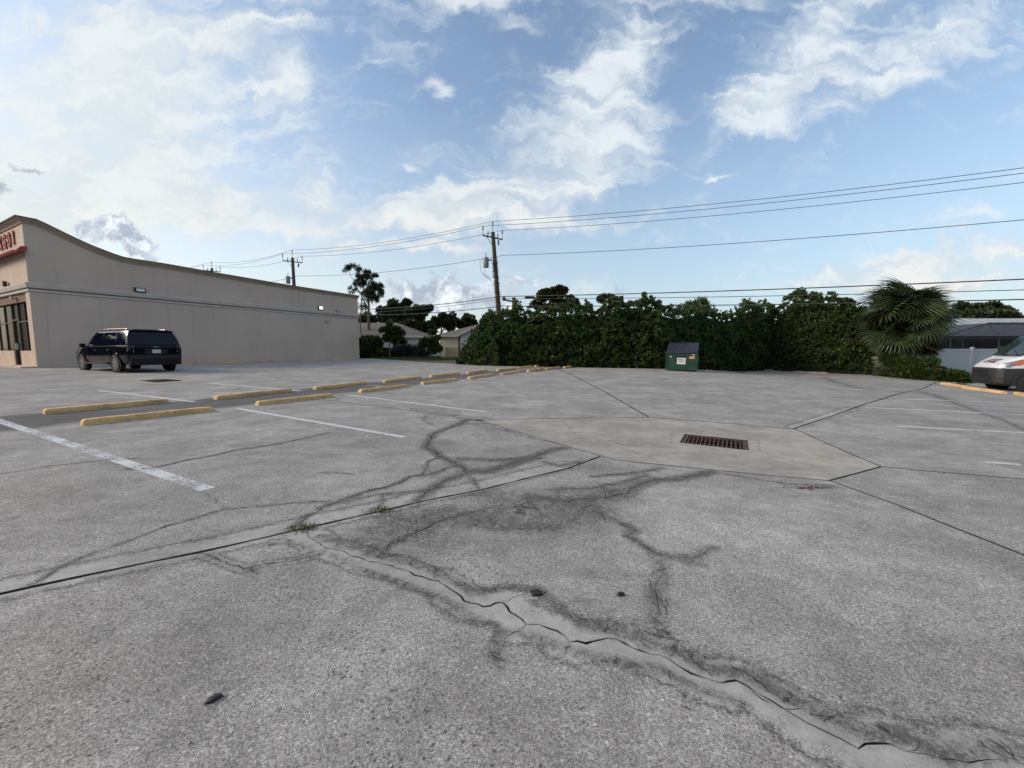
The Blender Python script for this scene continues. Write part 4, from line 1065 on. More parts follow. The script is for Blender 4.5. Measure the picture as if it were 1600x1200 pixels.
# x = 0 at the nose, body runs to -x; left side (+y) faces the camera
def vring(x, hw, z0_, pts_):
    half = [(hw * f, z) for f, z in pts_]; return [(x, -y, z) for y, z in half] + [(x, y, z) for y, z in half[::-1]]
lower = []
for (x, hw, z0_, zt) in [(-.02, .70, .34, .90), (-.12, .86, .28, .94), (-.35, .965, .25, .96), (-.9, 1.0, .24, .97), (-1.6, 1.015, .24, .97)]:
    lower.append(vring(x, hw, z0_, [(.86, z0_), (.98, z0_ + .08), (1.0, z0_ + .35), (.985, zt - .08), (.93, zt)]))
MB().loft(lower).build('front_bumper', M_vgrey, van, smooth=True, bevel=.01)
hood = []
for (x, hw, z0_, zt) in [(-.14, .80, .93, .97), (-.24, .88, .93, 1.08), (-.55, .945, .93, 1.23), (-.98, .97, .94, 1.40), (-1.12, .98, .94, 1.44), (-1.7, .99, .94, 1.46)]:
    hood.append(vring(x, hw, z0_, [(.99, z0_), (1.0, z0_ + .02), (.97, zt - .07 if zt - z0_ > .1 else zt - .01), (.86, zt), (.45, zt + .02)]))
MB().loft(hood).build('bonnet', M_vwhite, van, smooth=True, bevel=.01)
cab = []
for (x, xt, hw, z0_) in [(-1.02, -2.02, .96, 1.40), (-1.35, -2.10, .985, 1.0), (-2.2, -2.2, 1.01, .30), (-5.4, -5.4, 1.01, .30)]:
    zt = 2.42
    half = [(1.0, z0_, 0), (1.005, max(z0_, 1.40), .02), (.985, 1.7, .32), (.93, 2.2, .84), (.80, 2.40, .98), (.4, 2.46, 1)]
    cab.append([(x + (xt - x) * k, -f * hw, z) for f, z, k in half] + [(x + (xt - x) * k, f * hw, z) for f, z, k in half[::-1]])
MB().loft(cab).build('body', M_vwhite, van, smooth=True, bevel=.01)
ws = [(-1.0, .80, 1.455), (-1.0, -.80, 1.455), (-1.78, -.80, 2.24), (-1.78, .80, 2.24)]
MB().plate([Vector(p) + Vector((.035, 0, .012)) for p in [(-1.03, .87, 1.43), (-.98, 0, 1.47), (-1.03, -.87, 1.43), (-1.74, -.82, 2.2), (-1.70, 0, 2.23), (-1.74, .82, 2.2)]], (1, 0, 1), .012).build('windscreen', M_vglass, van)
MB().tube([(-.97, .7, 1.475), (-1.12, .2, 1.66)], .010, 5).build('wiper', M_blk, van); MB().tube([(-.95, -.1, 1.49), (-1.10, -.6, 1.66)], .010, 5).build('wiper', M_blk, van)
MB().loft([[(-.99, y, 1.43), (-.90, y, 1.44), (-.92, y, 1.475), (-1.0, y, 1.49)] for y in (-.8, .8)]).build('cowl', M_blk, van)
for sd in (-1, 1):
    hl = MB().loft([[(-.22, sd * .60, .97), (-.52, sd * .93, .985), (-.98, sd * .975, 1.20), (-1.02, sd * .975, 1.29), (-.60, sd * .90, 1.18), (-.28, sd * .66, 1.07)],
                    [(-.17, sd * .62, .965), (-.47, sd * .975, .985), (-.96, sd * 1.0, 1.20), (-1.02, sd * 1.0, 1.30), (-.57, sd * .955, 1.20), (-.22, sd * .68, 1.09)]]).build('headlight', M_head, van)
    MB().tube([(-.46, sd * .80, 1.08), (-.40, sd * .845, 1.07)], .07, 12).build('lamp_bulb', M_chrome, hl)
    MB().plate([(-1.30, sd * .99, 1.46), (-2.05, sd * 1.005, 1.40), (-2.05, sd * .965, 2.02), (-1.75, sd * .965, 2.02)], (0, sd, 0), .018).build('side_window', M_vglass, van)
    MB().box((-1.35, sd * 1.15, 1.62), (.12, .22, .36)).build('wing_mirror', M_blk, van, bevel=.04)
    MB().plate([(-.66, sd * .975, 1.12), (-1.30, sd * 1.003, 1.42), (-2.4, sd * 1.018, 1.62), (-2.4, sd * 1.018, 1.45), (-1.3, sd * 1.012, 1.25), (-.80, sd * .985, 1.07)], (0, sd, 0), .012).build('stripe', M_orange, van)
# grille
gl = MB().loft([[(-.10, -.62, .58), (-.05, -.58, .86), (-.05, .58, .86), (-.10, .62, .58)], [(.0, -.60, .58), (.005, -.56, .86), (.005, .56, .86), (.0, .60, .58)]]).build('grille', M_blk, van)
for z in (.645, .745, .84): MB().box((.012, 0, z), (.03, 1.12, .030)).build('grille_bar', M_vgrey, gl)
MB().tube([(.01, 0, .755), (.045, 0, .755)], .055, 14).build('emblem', M_chrome, van)
MB().box((-.03, .0, .47), (.06, 1.3, .10)).build('air_intake', M_blk, van)
for sd in (-1, 1): MB().box((-.30, sd * .93, .60), (.10, .08, .07), rz=sd * rad(-30)).build('fog_lamp', M_blk, van)
# lettering on the bonnet: CARE with a bar of small print above
def hood_pt(a, b):   # a: along y (reader's left to right = +y), b: up the bonnet
    return Vector((-.28 - b * .55, a, 1.12 + b * .23 + .03))
L4 = {'C': [((.6, .85), (.4, 1), (.1, .9), (0, .5), (.1, .1), (.4, 0), (.6, .15))], 'A': [((0, 0), (.3, 1), (.6, 0)), ((.12, .35), (.48, .35))], 'R': [((0, 0), (0, 1), (.45, 1), (.55, .75), (.4, .5), (0, .5)), ((.3, .5), (.6, 0))], 'E': [((.55, 1), (0, 1), (0, 0), (.55, 0)), ((0, .5), (.45, .5))]}
for i, ch in enumerate('CARE'):
    mb = MB()
    for st in L4[ch]:
        for (x1, z1), (x2, z2) in zip(st, st[1:]):
            a = hood_pt(-.38 + i * .20 + x1 * .24, .02 + z1 * .34); b = hood_pt(-.38 + i * .20 + x2 * .24, .02 + z2 * .34)
            d = (b - a).normalized(); nr = Vector((.4, 0, 1)).normalized(); nn_ = d.cross(nr).normalized() * .022
            mb.plate([a + nn_, b + nn_, b - nn_, a - nn_], nr, .006)
    mb.build('bonnet_letter', M_maroon, van)
mb = MB()
mb.plate([hood_pt(-.42, .52), hood_pt(.40, .52), hood_pt(.40, .64), hood_pt(-.42, .64)], (.4, 0, 1), .006); mb.build('bonnet_print', M_maroon, van)
def squeeze(o):
    for ch in o.children:
        if ch.type == 'MESH':
            for v in ch.data.vertices: v.co.x = v.co.x * .68 if v.co.x > -1.05 else v.co.x + .336
        squeeze(ch)
squeeze(van)
for sd in (-1, 1):
    a_ = MB(); arch(a_, -.98, .40, sd * .99, sd, t=.09, d=.04); a_.build('wheel_arch', M_vgrey, van)
    wl = MB(); n = 20; wl.plate([(-.98 + .44 * math.cos(2 * math.pi * i / n), sd * 1.006, .36 + .44 * math.sin(2 * math.pi * i / n)) for i in range(n)], (0, sd, 0), .006); wl.build('wheel_well', M_blk, van)
    for x in (-.98, -4.2): wheel(van, x, sd * .92, .35, sd, spokes=5)
van.scale = (VS, VS, VS)

def bl_px(s, t_, z):
    a = rad(62.5); p = Vector((Cn.x + math.cos(a) * s - math.sin(a) * t_, Cn.y + math.sin(a) * s + math.cos(a) * t_, B0 + z)); u, v = px_of(np.array(p.x), np.array(p.y), np.array(p.z)); return round(float(u), 1), round(float(v), 1)
print('BLD corner', Cn, 'letters', bl_px(-.05, 4.1, 6.4), bl_px(-.05, 6.6, 7.0), 'ledge', bl_px(-.4, .1, 5.8), 'apex', bl_px(0, 0, 7.45), 'far', bl_px(BL, 0, 0), bl_px(BL, 0, 6.18), 'trim', bl_px(0, 0, 4.0), bl_px(BL, 0, 4.0), 'mid', bl_px(3.4, 0, 6.4))
# ------------------------------------------------------------------ utility poles and lines
M_pole = mat('weathered_pole_wood', (.075, .058, .045), .95, var=.35, vscale=5, bump=.6, bscale=25)
M_galv = mat('galvanised_steel', (.20, .215, .22), .5, .5, var=.1)
M_insul = mat('grey_insulator', (.20, .20, .21), .4)
M_wire = mat('dark_cable', (.045, .047, .05), .7)
def vine_leaves(path, r, n, size, m, name, parent):
    Q = []
    for _ in range(n):
        k = random.random() * (len(path) - 1); i = int(k); p = Vector(path[i]).lerp(Vector(path[i + 1]), k - i)
        a = random.uniform(0, 6.28); o = Vector((math.cos(a), math.sin(a), random.uniform(-.3, .3))); c = p + o * r * random.uniform(.6, 1.25)
        d = (o + Vector((random.uniform(-1, 1), random.uniform(-1, 1), random.uniform(-1, .3))) * .8).normalized(); s = d.cross(Vector((0, 0, 1))).normalized() * size * .4
        Q.append([c, c + d * size * .5 + s, c + d * size, c + d * size * .5 - s])
    me = poly_mesh(name, np.array([[list(v) for v in q] for q in Q]), m); o = link_mesh(name, me, parent); o['kind'] = 'stuff'; return o
WD = Vector((-.887, .462, 0))       # line direction
def pole(u, vtop, Y, label, hgt_extra=0, r0=.25, r1=.17, lean=0.0, transformer=True, vine=False):
    top = P(u, vtop, Y); base = P(u + lean, 560, Y); bz = float(gz(base.x, base.y)) - .1; base.z = bz
    root = empty('utility_pole', base, 0, label=label, cat='utility pole', group='utility poles along the power line')
    tv = top - base
    MB().tube([(0, 0, 0), tv * .5, tv], [r0, (r0 + r1) / 2, r1], 12).build('pole_shaft', M_pole, root, smooth=True)
    # cross arm lies across the line, seen almost end on
    arm = Vector((.80, .60, 0)) ; c = tv - Vector((0, 0, .45))
    MB().tube([c - arm * 1.05, c + arm * 1.05], .065, 6).build('cross_arm', M_pole, root)
    MB().tube([c - arm * .7, c - Vector((0, 0, .75))], .025, 6).build('arm_brace', M_galv, root)
    tips = []
    for k in (-1.05, 0, 1.05):
        if k == 0: a, b = tv - Vector((0, 0, .05)), tv + Vector((0, 0, .95))
        else: a, b = c + arm * k, c + arm * k + Vector((0, 0, .80))
        MB().tube([a, b], .035, 6).build('insulator_pin', M_insul, root)
        for q in range(3): MB().tube([b - Vector((0, 0, .03 + q * .11)), b - Vector((0, 0, .08 + q * .11))], .075, 10).build('insulator', M_insul, root)
        tips.append(base + b)
    for k in (-.55, .5):
        f = c + arm * k
        MB().tube([f + Vector((0, 0, .05)), f + Vector((.05, 0, .42))], .045, 6).build('fuse_cutout', M_blk, root)
    MB().box(c + arm * .62 - Vector((0, 0, .35)), (.12, .12, .42)).build('surge_arrester', M_blk, root)
    if transformer:
        tc_ = tv * 1.0 - Vector((0, 0, 3.25)) + Vector((-.62, -.1, 0))
        tr = MB().tube([tc_ + Vector((0, 0, .15)), tc_ + Vector((0, 0, .22)), tc_ + Vector((0, 0, .96)), tc_ + Vector((0, 0, 1.04))], [.23, .25, .25, .18], 16).build('transformer', M_galv, root, smooth=True)
        MB().tube([tc_ + Vector((0, 0, 1.05)), tc_ + Vector((.0, 0, 1.42))], [.05, .03], 8).build('bushing', M_insul, tr)
        MB().box(tc_ + Vector((.36, 0, .8)), (.3, .1, .1)).build('mount', M_blk, tr)
        MB().tube([tc_ + Vector((-.28, 0, 1.0)), tc_ + Vector((-.55, 0, .5)), tc_ + Vector((-.42, 0, -.3)), tc_ + Vector((.25, 0, -.85)), tc_ + Vector((.5, 0, -1.0))], .018, 5).build('drop_cable', M_wire, tr)
        MB().tube([tc_ + Vector((-.1, .2, 0)), tc_ + Vector((-.15, .2, -.45)), tc_ + Vector((.45, .1, -.8))], .018, 5).build('drop_cable', M_wire, tr)
    if vine:
        vine_leaves([(0, 0, 0), tv * .80], .24, 1300, .13, leaf_mat('pole_vine_leaf', (.05, .045, .02), (.10, .075, .04)), 'vine', root)
    return root, base, top, tips, c + base
p1 = pole(770, 363, 36, 'tall vine-wrapped wooden pole with transformer rising behind the hedge', lean=15, vine=True)
p2 = pole(457, 403, 49, 'wooden pole with grey transformer seen above the far end of the roof', lean=9)
p3 = pole(331, 419, 62, 'distant pole of which only the arm tops show over the roof', lean=5, transformer=False)
n_pt = p1[2] + (p1[2] - p2[2]).normalized() * 52
print('next pole', n_pt)
def wire(pts_, sag, r, label, grp, name='power_line'):
    path = []
    for (a, b, sg) in zip(pts_, pts_[1:], sag):
        n = 26
        for i in range(n + (1 if b is pts_[-1] else 0)):
            t_ = i / n; p = a.lerp(b, t_); p = p.copy(); p.z -= 4 * sg * t_ * (1 - t_); path.append(p)
    o = MB().tube(path, r, 5).build(name, M_wire, smooth=True); return tag(o, label, 'cable', grp)
def solve_next(a, u, v, t_hit, sag_frac):  # end point of a span so that it passes under pixel (u, v) at parameter t_hit
    d = (p1[2] - p2[2]); d.z = 0; d.normalize()
    k = (u - 800) / F_PX
    # a.x + d.x s = k (a.y + d.y s)
    s = (k * a.y - a.x) / (d.x - k * d.y)
    q = P(u, v, a.y + d.y * s); L = s / t_hit
    e = a + d * L; sg = sag_frac
    # q.z = a.z + (e.z - a.z) t - 4 sg t (1-t)
    e.z = a.z + (q.z - a.z + 4 * sg * t_hit * (1 - t_hit)) / t_hit
    return e
tips1, tips2, tips3 = p1[3], p2[3], p3[3]
lab = ['uppermost thin power line crossing the blue sky at the right', 'second thin power line from the top', 'third thin power line, just below the upper pair']
ends = []
for k, (v_, lb_) in zip((1, 0, 2), zip((257.5, 266, 281), lab)):
    e = solve_next(tips1[k], 1600, v_, .62, .9); ends.append(e)
    wire([tips3[k] + Vector((-26, 14, 1.0)), tips3[k], tips2[k], tips1[k], e], [.5, .6, .55, .9], .018, lb_, 'power lines')
a = P(787, 399, 36); m2 = P(466, 431, 49); m3 = P(331, 446, 62)
e = solve_next(a, 1600, 341, .62, .7)
wire([m3, m2, a, e], [.5, .5, .7], .02, 'single thin line across the sky below the upper three', 'power lines')
ends.append(e)
for va, vb, v0, r_, lb_ in ((463.5, 435.5, 483, .036, 'thick black communication cable, highest of the three low ones'), (467, 452.5, 488, .022, 'thin communication cable between the two thick ones'), (478.5, 467.5, 492, .034, 'lowest thick communication cable, passing behind the palm')):
    a = P(783, va, 36) + Vector((.15, -.15, 0)); e = solve_next(a, 1600, vb, .62, .35)
    l0 = P(562, v0, 46.4)
    ext = l0 + (l0 - a) * .5
    wire([ext, l0, a, e], [.1, .25, .35], r_, lb_, 'low communication cables', 'communication_cable'); ends.append(e)
# the pole the lines run on to, outside the picture on the right
nx_ = sum((p for p in ends[:3]), Vector()) / 3
np_root = copy_tree(p1[0]); np_root['label'] = 'further wooden pole of the line, right of the picture'
np_root.location = (nx_.x - p1[3][0].x * 0 - (p1[2] - p1[1]).x, nx_.y - (p1[2] - p1[1]).y, nx_.z - (p1[2] - p1[1]).z - .9)
for ch in list(np_root.children):
    if ch.name.startswith(('vine', 'transformer')):
        for c2_ in list(ch.children): bpy.data.objects.remove(c2_)
        bpy.data.objects.remove(ch)
# street lamp stub
b = P(804, 560, 33); b.z = float(gz(b.x, b.y)); t_ = P(803, 465, 33) - b
r = empty('lamp_post', b, 0, label='short dark post top and lamp arm beside the vine-wrapped pole', cat='lamp post')
MB().tube([(0, 0, 0), t_], .17, 10).build('post', M_pole, r, smooth=True)
MB().box(P(793, 469.5, 33) - b, (.75, .18, .12), M=Matrix.Rotation(rad(12), 3, 'Y')).build('lamp_head', M_blk, r)
MB().tube([P(787, 466, 33) - b, P(789, 468, 33) - b], .10, 8).build('bracket', M_blk, r)
MB().box(P(787.5, 467, 33) - b, (.25, .15, .3)).build('photocell_box', M_blk, r)
jb = P(828, 465.0, 34.9); o = MB().tube([jb - Vector((.5, 0, -.02)), jb - Vector((.35, 0, 0)), jb + Vector((.35, 0, 0)), jb + Vector((.5, 0, 0))], [.03, .1, .1, .03], 10).build('splice_case', M_blk)
tag(o, 'black splice case hanging on the top communication cable', 'splice case')

# ------------------------------------------------------------------ vegetation
M_hedge = leaf_mat('hedge_leaf', (.016, .040, .011), (.082, .125, .030), .45, .25)
M_core = mat('shade_dark_twigs', (.010, .012, .007), .95, var=.4, vscale=6)  # twigs in near-black green: inner shade of the foliage put into the colour
M_oak = leaf_mat('oak_leaf', (.024, .036, .017), (.062, .082, .032), .55, .15)
M_bark = mat('grey_bark', (.10, .085, .07), .95, var=.3, vscale=6, bump=.5)
def leaf_rosettes(C_, A_, nl_, ln, wd, spread=.9, seed=1):
    """C_ (n,3) centres, A_ (n,3) axes -> diamond leaves (n*nl,4,3)"""
    r = np.random.default_rng(seed); n = len(C_)
    A_ = A_ / (np.linalg.norm(A_, axis=1, keepdims=True) + 1e-9)
    h = np.cross(A_, r.normal(size=(n, 3))); h /= np.linalg.norm(h, axis=1, keepdims=True) + 1e-9
    k = np.cross(A_, h)
    out = []
    for i in range(nl_):
        a = 2 * math.pi * i / nl_ + r.uniform(-.3, .3, (n, 1)); rad_ = h * np.cos(a) + k * np.sin(a)
        tilt = r.uniform(.35, 1.15, (n, 1)) * spread
        d = A_ * np.cos(tilt) + rad_ * np.sin(tilt); s = np.cross(d, A_); s /= np.linalg.norm(s, axis=1, keepdims=True) + 1e-9
        L_ = ln * r.uniform(.7, 1.25, (n, 1)); W_ = wd * r.uniform(.8, 1.2, (n, 1)); b = C_ + d * .1 * L_
        up = A_ * .12 * L_
        out.append(np.stack([b, b + d * .55 * L_ + s * W_ + up, b + d * L_, b + d * .55 * L_ - s * W_ + up], 1))
    return np.concatenate(out, 0)
def hedge_obj(name, us, tops, depth, label, cat, n, ln=.17, wd=.045, mleaf=None, lump=.22, seed=3, root_name=None, baseline=None, rough_top=.28, nl_=7):
    """us: pixel columns; tops: top pixel rows; the face stands on the lot's edge line"""
    r = np.random.default_rng(seed)
    px = np.interp; E = [G(*p) for p in (baseline or edge_px)]; eu = np.array([p[0] for p in (baseline or edge_px)])
    o_ = np.argsort(eu); eu = eu[o_]; ex = np.array([E[i].x for i in o_]); ey = np.array([E[i].y for i in o_])
    def base(u): return np.interp(u, eu, ex), np.interp(u, eu, ey)
    u = r.uniform(us[0], us[-1], n); bx_, by_ = base(u)
    g = gz(bx_, by_); top = np.interp(u, us, tops)
    Yt = by_ + depth * .45
    H = CAM_Z + (546 - top) / F_PX * Yt - g - .12
    H = np.maximum(H, .3)
    nrm = np.array([-.25, -1.0, 0]); nrm = nrm / np.linalg.norm(nrm)
    # sample along an arch-like section: front face, rounded top, some back
    t = r.random(n); t = np.where(t < .62, t / .62 * .60, .60 + (t - .62) / .38 * .40)
    hf = np.clip(t / .60, 0, 1); ang = np.clip((t - .60) / .40, 0, 1) * math.pi * .62
    zf = hf * (H - depth * .28) + np.sin(ang) * depth * .28
    off = np.where(t < .6, 0, (1 - np.cos(ang)) * depth * .5)
    lumpn = np.array([mnoise.noise((float(a) * .9, float(c) * 1.1, seed)) + .5 * mnoise.noise((float(a) * 2.3, float(c) * 2.5, seed + 5)) for a, c in zip(bx_, zf)])
    bulge = .35 * np.sin(np.clip(zf / np.maximum(H, .1), 0, 1) * math.pi) + lump * 2.2 * lumpn
    X = bx_ - nrm[0] * off + nrm[0] * (bulge - .25); Yw = by_ - nrm[1] * off + nrm[1] * (bulge - .25)
    Z = g + zf + np.where(t > .55, lumpn * rough_top * 1.6, 0)
    sp = (np.array([mnoise.noise((float(a) * 4.5, seed + 20.0, 0)) for a in bx_]) > .12); Z = np.where(sp & (t > .62), Z + r.uniform(0, .42, n), Z)
    cl_ = np.array([mnoise.noise((float(a) * 3.1, float(c) * 3.1, seed + 9)) for a, c in zip(bx_, zf)])
    inset = r.random(n) ** 2 * .35 + np.clip(.12 - cl_, 0, 1) * .75
    n_keep = (cl_ > -.10) | (r.random(n) < .45)
    C_ = np.column_stack([X - nrm[0] * inset, Yw - nrm[1] * inset, Z])
    A_ = np.column_stack([np.full(n, nrm[0]) * np.cos(ang * .9), nrm[1] * np.cos(ang * .9), .35 + np.sin(ang)]) + r.normal(size=(n, 3)) * .45
    C_, A_ = C_[n_keep], A_[n_keep]
    root = empty(root_name or name, (float(np.mean(ex[(eu >= us[0]) & (eu <= us[-1])]) if ((eu >= us[0]) & (eu <= us[-1])).any() else bx_.mean()), float(by_.mean()), float(g.mean())), 0, label=label, cat=cat)
    Q = leaf_rosettes(C_, A_, nl_, ln, wd, seed=seed) - np.array(root.location)
    o = link_mesh('foliage', poly_mesh('foliage', Q, mleaf or M_hedge), root); o['kind'] = 'stuff'
    # twiggy core, near-black to stand in for the shade inside
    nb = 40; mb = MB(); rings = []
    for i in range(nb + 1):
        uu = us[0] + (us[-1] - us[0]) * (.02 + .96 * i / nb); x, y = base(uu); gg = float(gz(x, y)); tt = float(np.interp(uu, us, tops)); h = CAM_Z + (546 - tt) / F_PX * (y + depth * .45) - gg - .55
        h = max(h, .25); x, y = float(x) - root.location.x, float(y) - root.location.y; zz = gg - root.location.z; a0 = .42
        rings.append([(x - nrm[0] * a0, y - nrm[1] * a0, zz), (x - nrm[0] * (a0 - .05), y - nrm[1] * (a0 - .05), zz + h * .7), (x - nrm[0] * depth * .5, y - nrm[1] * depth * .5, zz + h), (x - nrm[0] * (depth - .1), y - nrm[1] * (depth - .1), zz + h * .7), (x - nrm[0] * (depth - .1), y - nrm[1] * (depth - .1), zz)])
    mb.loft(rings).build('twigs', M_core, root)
    return root
hu = [738, 748, 760, 780, 800, 830, 860, 880, 910, 930, 950, 965, 985, 1010, 1030, 1050, 1080, 1100, 1122, 1138, 1161, 1177, 1190, 1210, 1226]
hv_ = [512, 500, 494, 488, 481, 487, 484, 478, 480, 482, 478, 471, 468, 470, 477, 486, 481, 484, 492, 490, 478, 473, 481, 479, 492]
hedge_obj('hedge', hu, hv_, 2.6, 'long tall dark green hedge running along the far edge of the lot', 'hedge', 17000, ln=.155, wd=.040, nl_=8)
hedge_obj('tall_shrub', [1222, 1236, 1255, 1281, 1301, 1320, 1337, 1360, 1385, 1398, 1404], [492, 476, 459, 460, 463, 464, 470, 486, 512, 540, 560], 2.6, 'taller dark shrub at the right end of the hedge, next to the palm', 'shrub', 4600, ln=.17, wd=.042, nl_=8, seed=11)
hedge_obj('bush', [716, 724, 735, 750, 765, 778], [552, 534, 528, 522, 520, 522], 1.6, 'low rounded dark bush at the left end of the hedge', 'bush', 900, ln=.16, seed=15, baseline=[(700, 568.5), (790, 573.5)])
hedge_obj('ground_shrub', [1380, 1392, 1405, 1425, 1445, 1462, 1478, 1492, 1505, 1518, 1524], [556, 550, 552, 560, 562, 566, 563, 568, 570, 578, 586], 1.3, 'low spreading dark shrub between the palm and the white van', 'shrub', 2600, ln=.16, wd=.03, seed=17, baseline=[(1370, 587.5), (1395, 590), (1450, 595), (1530, 600)], lump=.12)

def crown_tree(name, label, Yd, trunk_px, blobs_, n, leaf, m, size=(1.0), group=None, trunk_r=.18, limbs=True, cat='tree', seed=1, base_v=552, nl_=5, core=True, wd=.30, mbark=None):
    """blobs_: (u, v, ru, rv) clumps in photograph pixels at depth Yd"""
    r = np.random.default_rng(seed); k = Yd / F_PX
    bu, bv = trunk_px; bp_ = P(bu, base_v, Yd); bp_.z = float(gz(bp_.x, bp_.y)) - .1 if Yd < 60 else .4
    root = empty(name, bp_, 0, label=label, cat=cat, group=group)
    tp = P(bu, bv, Yd) - bp_
    mid = tp * .5 + Vector((random.uniform(-.2, .2), 0, 0))
    MB().tube([(0, 0, 0), mid, tp], [trunk_r * 1.15, trunk_r * .85, trunk_r * .5], 8).build('trunk', mbark or M_bark, root, smooth=True)
    if limbs:
        mb = MB()
        for (u, v, ru, rv) in blobs_:
            c = P(u, v, Yd) - bp_; c.y += random.uniform(-1, 1) * ru * k * .5
            s = tp * random.uniform(.6, .98); mb.tube([s, s.lerp(c, .5) + Vector((0, 0, random.uniform(-.2, .3))), c], [trunk_r * .38, trunk_r * .24, trunk_r * .10], 5)
        mb.build('limb', mbark or M_bark, root)
    tot = sum(ru * rv for (_, _, ru, rv) in blobs_); Cs = []; As = []
    for (u, v, ru, rv) in blobs_:
        m_ = max(12, int(n * ru * rv / tot)); ns_ = max(3, min(9, int(2.2 * ru * k * rv * k + 2)))
        sd_ = r.normal(size=(ns_, 3)); sd_ /= np.linalg.norm(sd_, axis=1, keepdims=True); sd_ *= r.uniform(.35, 1.0, (ns_, 1))
        sr_ = r.uniform(.26, .48, (ns_, 1)) if limbs else r.uniform(.55, .8, (ns_, 1)); wi = r.integers(0, ns_, m_); q_ = r.normal(size=(m_, 3)); q_ /= np.linalg.norm(q_, axis=1, keepdims=True)
        d = sd_[wi] + q_ * sr_[wi] * r.uniform(.5, 1.0, (m_, 1)) * np.array([1, 1, .8]); rr = np.ones((m_, 1))
        # small clumps inside the blob: uneven rim
        ph = np.array([mnoise.noise((float(x[0]) * 2.4 + u, float(x[1]) * 2.4, float(x[2]) * 2.4 + v)) for x in d])[:, None]
        rr = rr * (1 + ph * .25)
        c = np.array(P(u, v, Yd) - bp_)
        Cs.append(c + d * rr * np.array([ru * k, ru * k * .8, rv * k])); As.append(d + np.array([0, 0, .25]))
    C_ = np.concatenate(Cs); A_ = np.concatenate(As)
    Q = leaf_rosettes(C_, A_ + r.normal(size=C_.shape) * .4, nl_, leaf, leaf * wd, seed=seed)
    o = link_mesh('crown', poly_mesh('crown', Q, m), root); o['kind'] = 'stuff'
    return root
# distant trees left
crown_tree('pine_tree', 'tall thin pine leaning left, its crown clear of all other trees', 50, (576, 440), [(554, 420, 9, 6), (543, 421, 4, 3), (566, 428, 9, 6), (572, 437, 9, 6), (562, 441, 7, 5), (583, 446, 10, 7), (574, 453, 11, 8), (566, 447, 6, 5), (590, 459, 7, 6), (594, 452, 5, 5), (580, 466, 9, 4), (586, 469, 8, 4), (553, 449, 3, 3), (549, 453, 3, 2), (585, 437, 6, 5), (578, 460, 9, 5)], 620, .48, M_oak, trunk_r=.20, seed=5, nl_=8, wd=.09)
crown_tree('bare_tree', 'slim nearly bare tree between the wall end and the pine', 48, (565, 458), [(565, 462, 4, 5), (567, 474, 4, 4), (562, 480, 4, 4), (569, 484, 4, 4)], 60, .4, M_oak, trunk_r=.08, seed=6, wd=.1)
crown_tree('oak_tree', 'small dark tree just beyond the end of the stucco wall', 62, (570, 500), [(566, 497, 10, 8), (577, 500, 8, 7), (571, 506, 14, 6)], 500, .8, M_oak, seed=7)
crown_tree('oak_tree', 'broad dark oak behind the left house roof', 62, (620, 500), [(617, 478, 10, 8), (628, 488, 12, 11), (607, 488, 10, 9), (597, 492, 8, 7), (616, 500, 20, 10), (633, 476, 6, 6), (636, 495, 12, 12), (620, 508, 30, 8)], 1500, .75, M_oak, group='dark oaks behind the houses', trunk_r=.3, seed=8)
crown_tree('oak_tree', 'upright dark oak right of the broad one, taller than the roofs', 60, (655, 500), [(656, 484, 11, 8), (664, 482, 6, 5), (652, 496, 14, 12), (660, 505, 12, 10), (648, 508, 16, 8), (668, 512, 10, 6)], 1100, .7, M_oak, group='dark oaks behind the houses', trunk_r=.3, seed=9)
crown_tree('tree', 'low bushy tree between the two house roofs', 64, (690, 505), [(688, 498, 8, 6), (684, 508, 12, 8), (697, 510, 12, 6), (705, 507, 6, 5), (676, 512, 10, 6), (700, 500, 3, 3), (706, 495, 2, 3)], 1100, .7, M_oak, seed=10)
crown_tree('tree', 'small dark crown above the right house roof', 66, (735, 505), [(735, 501, 9, 5), (724, 505, 6, 5), (712, 506, 7, 4), (743, 505, 8, 5), (726, 498, 2, 5)], 800, .7, M_oak, seed=12)
crown_tree('oak_tree', 'round-topped dark tree rising above the hedge right of the pole', 45, (866, 480), [(866, 456, 12, 8), (852, 463, 10, 8), (877, 462, 10, 8), (866, 468, 22, 10), (846, 472, 10, 8), (888, 472, 12, 9), (860, 480, 26, 8), (831, 474, 3, 4)], 1500, .45, leaf_mat('olive_leaf', (.025, .035, .012), (.075, .075, .028)), seed=13, trunk_r=.3)
crown_tree('oak_tree', 'flat-topped small crown peeping over the middle of the hedge', 50, (952, 475), [(952, 466, 12, 4), (960, 468, 8, 4), (942, 469, 7, 4), (955, 473, 16, 5)], 700, .42, M_oak, seed=14)
crown_tree('tree_row', 'dark row of trees above the grey roof at the right', 52, (1525, 500), [(1478, 492, 18, 8), (1500, 488, 16, 9), (1525, 484, 16, 7), (1548, 484, 14, 7), (1562, 487, 12, 6), (1573, 493, 8, 5), (1510, 496, 40, 8), (1545, 496, 30, 8)], 2200, .6, M_oak, seed=16, trunk_r=.3)
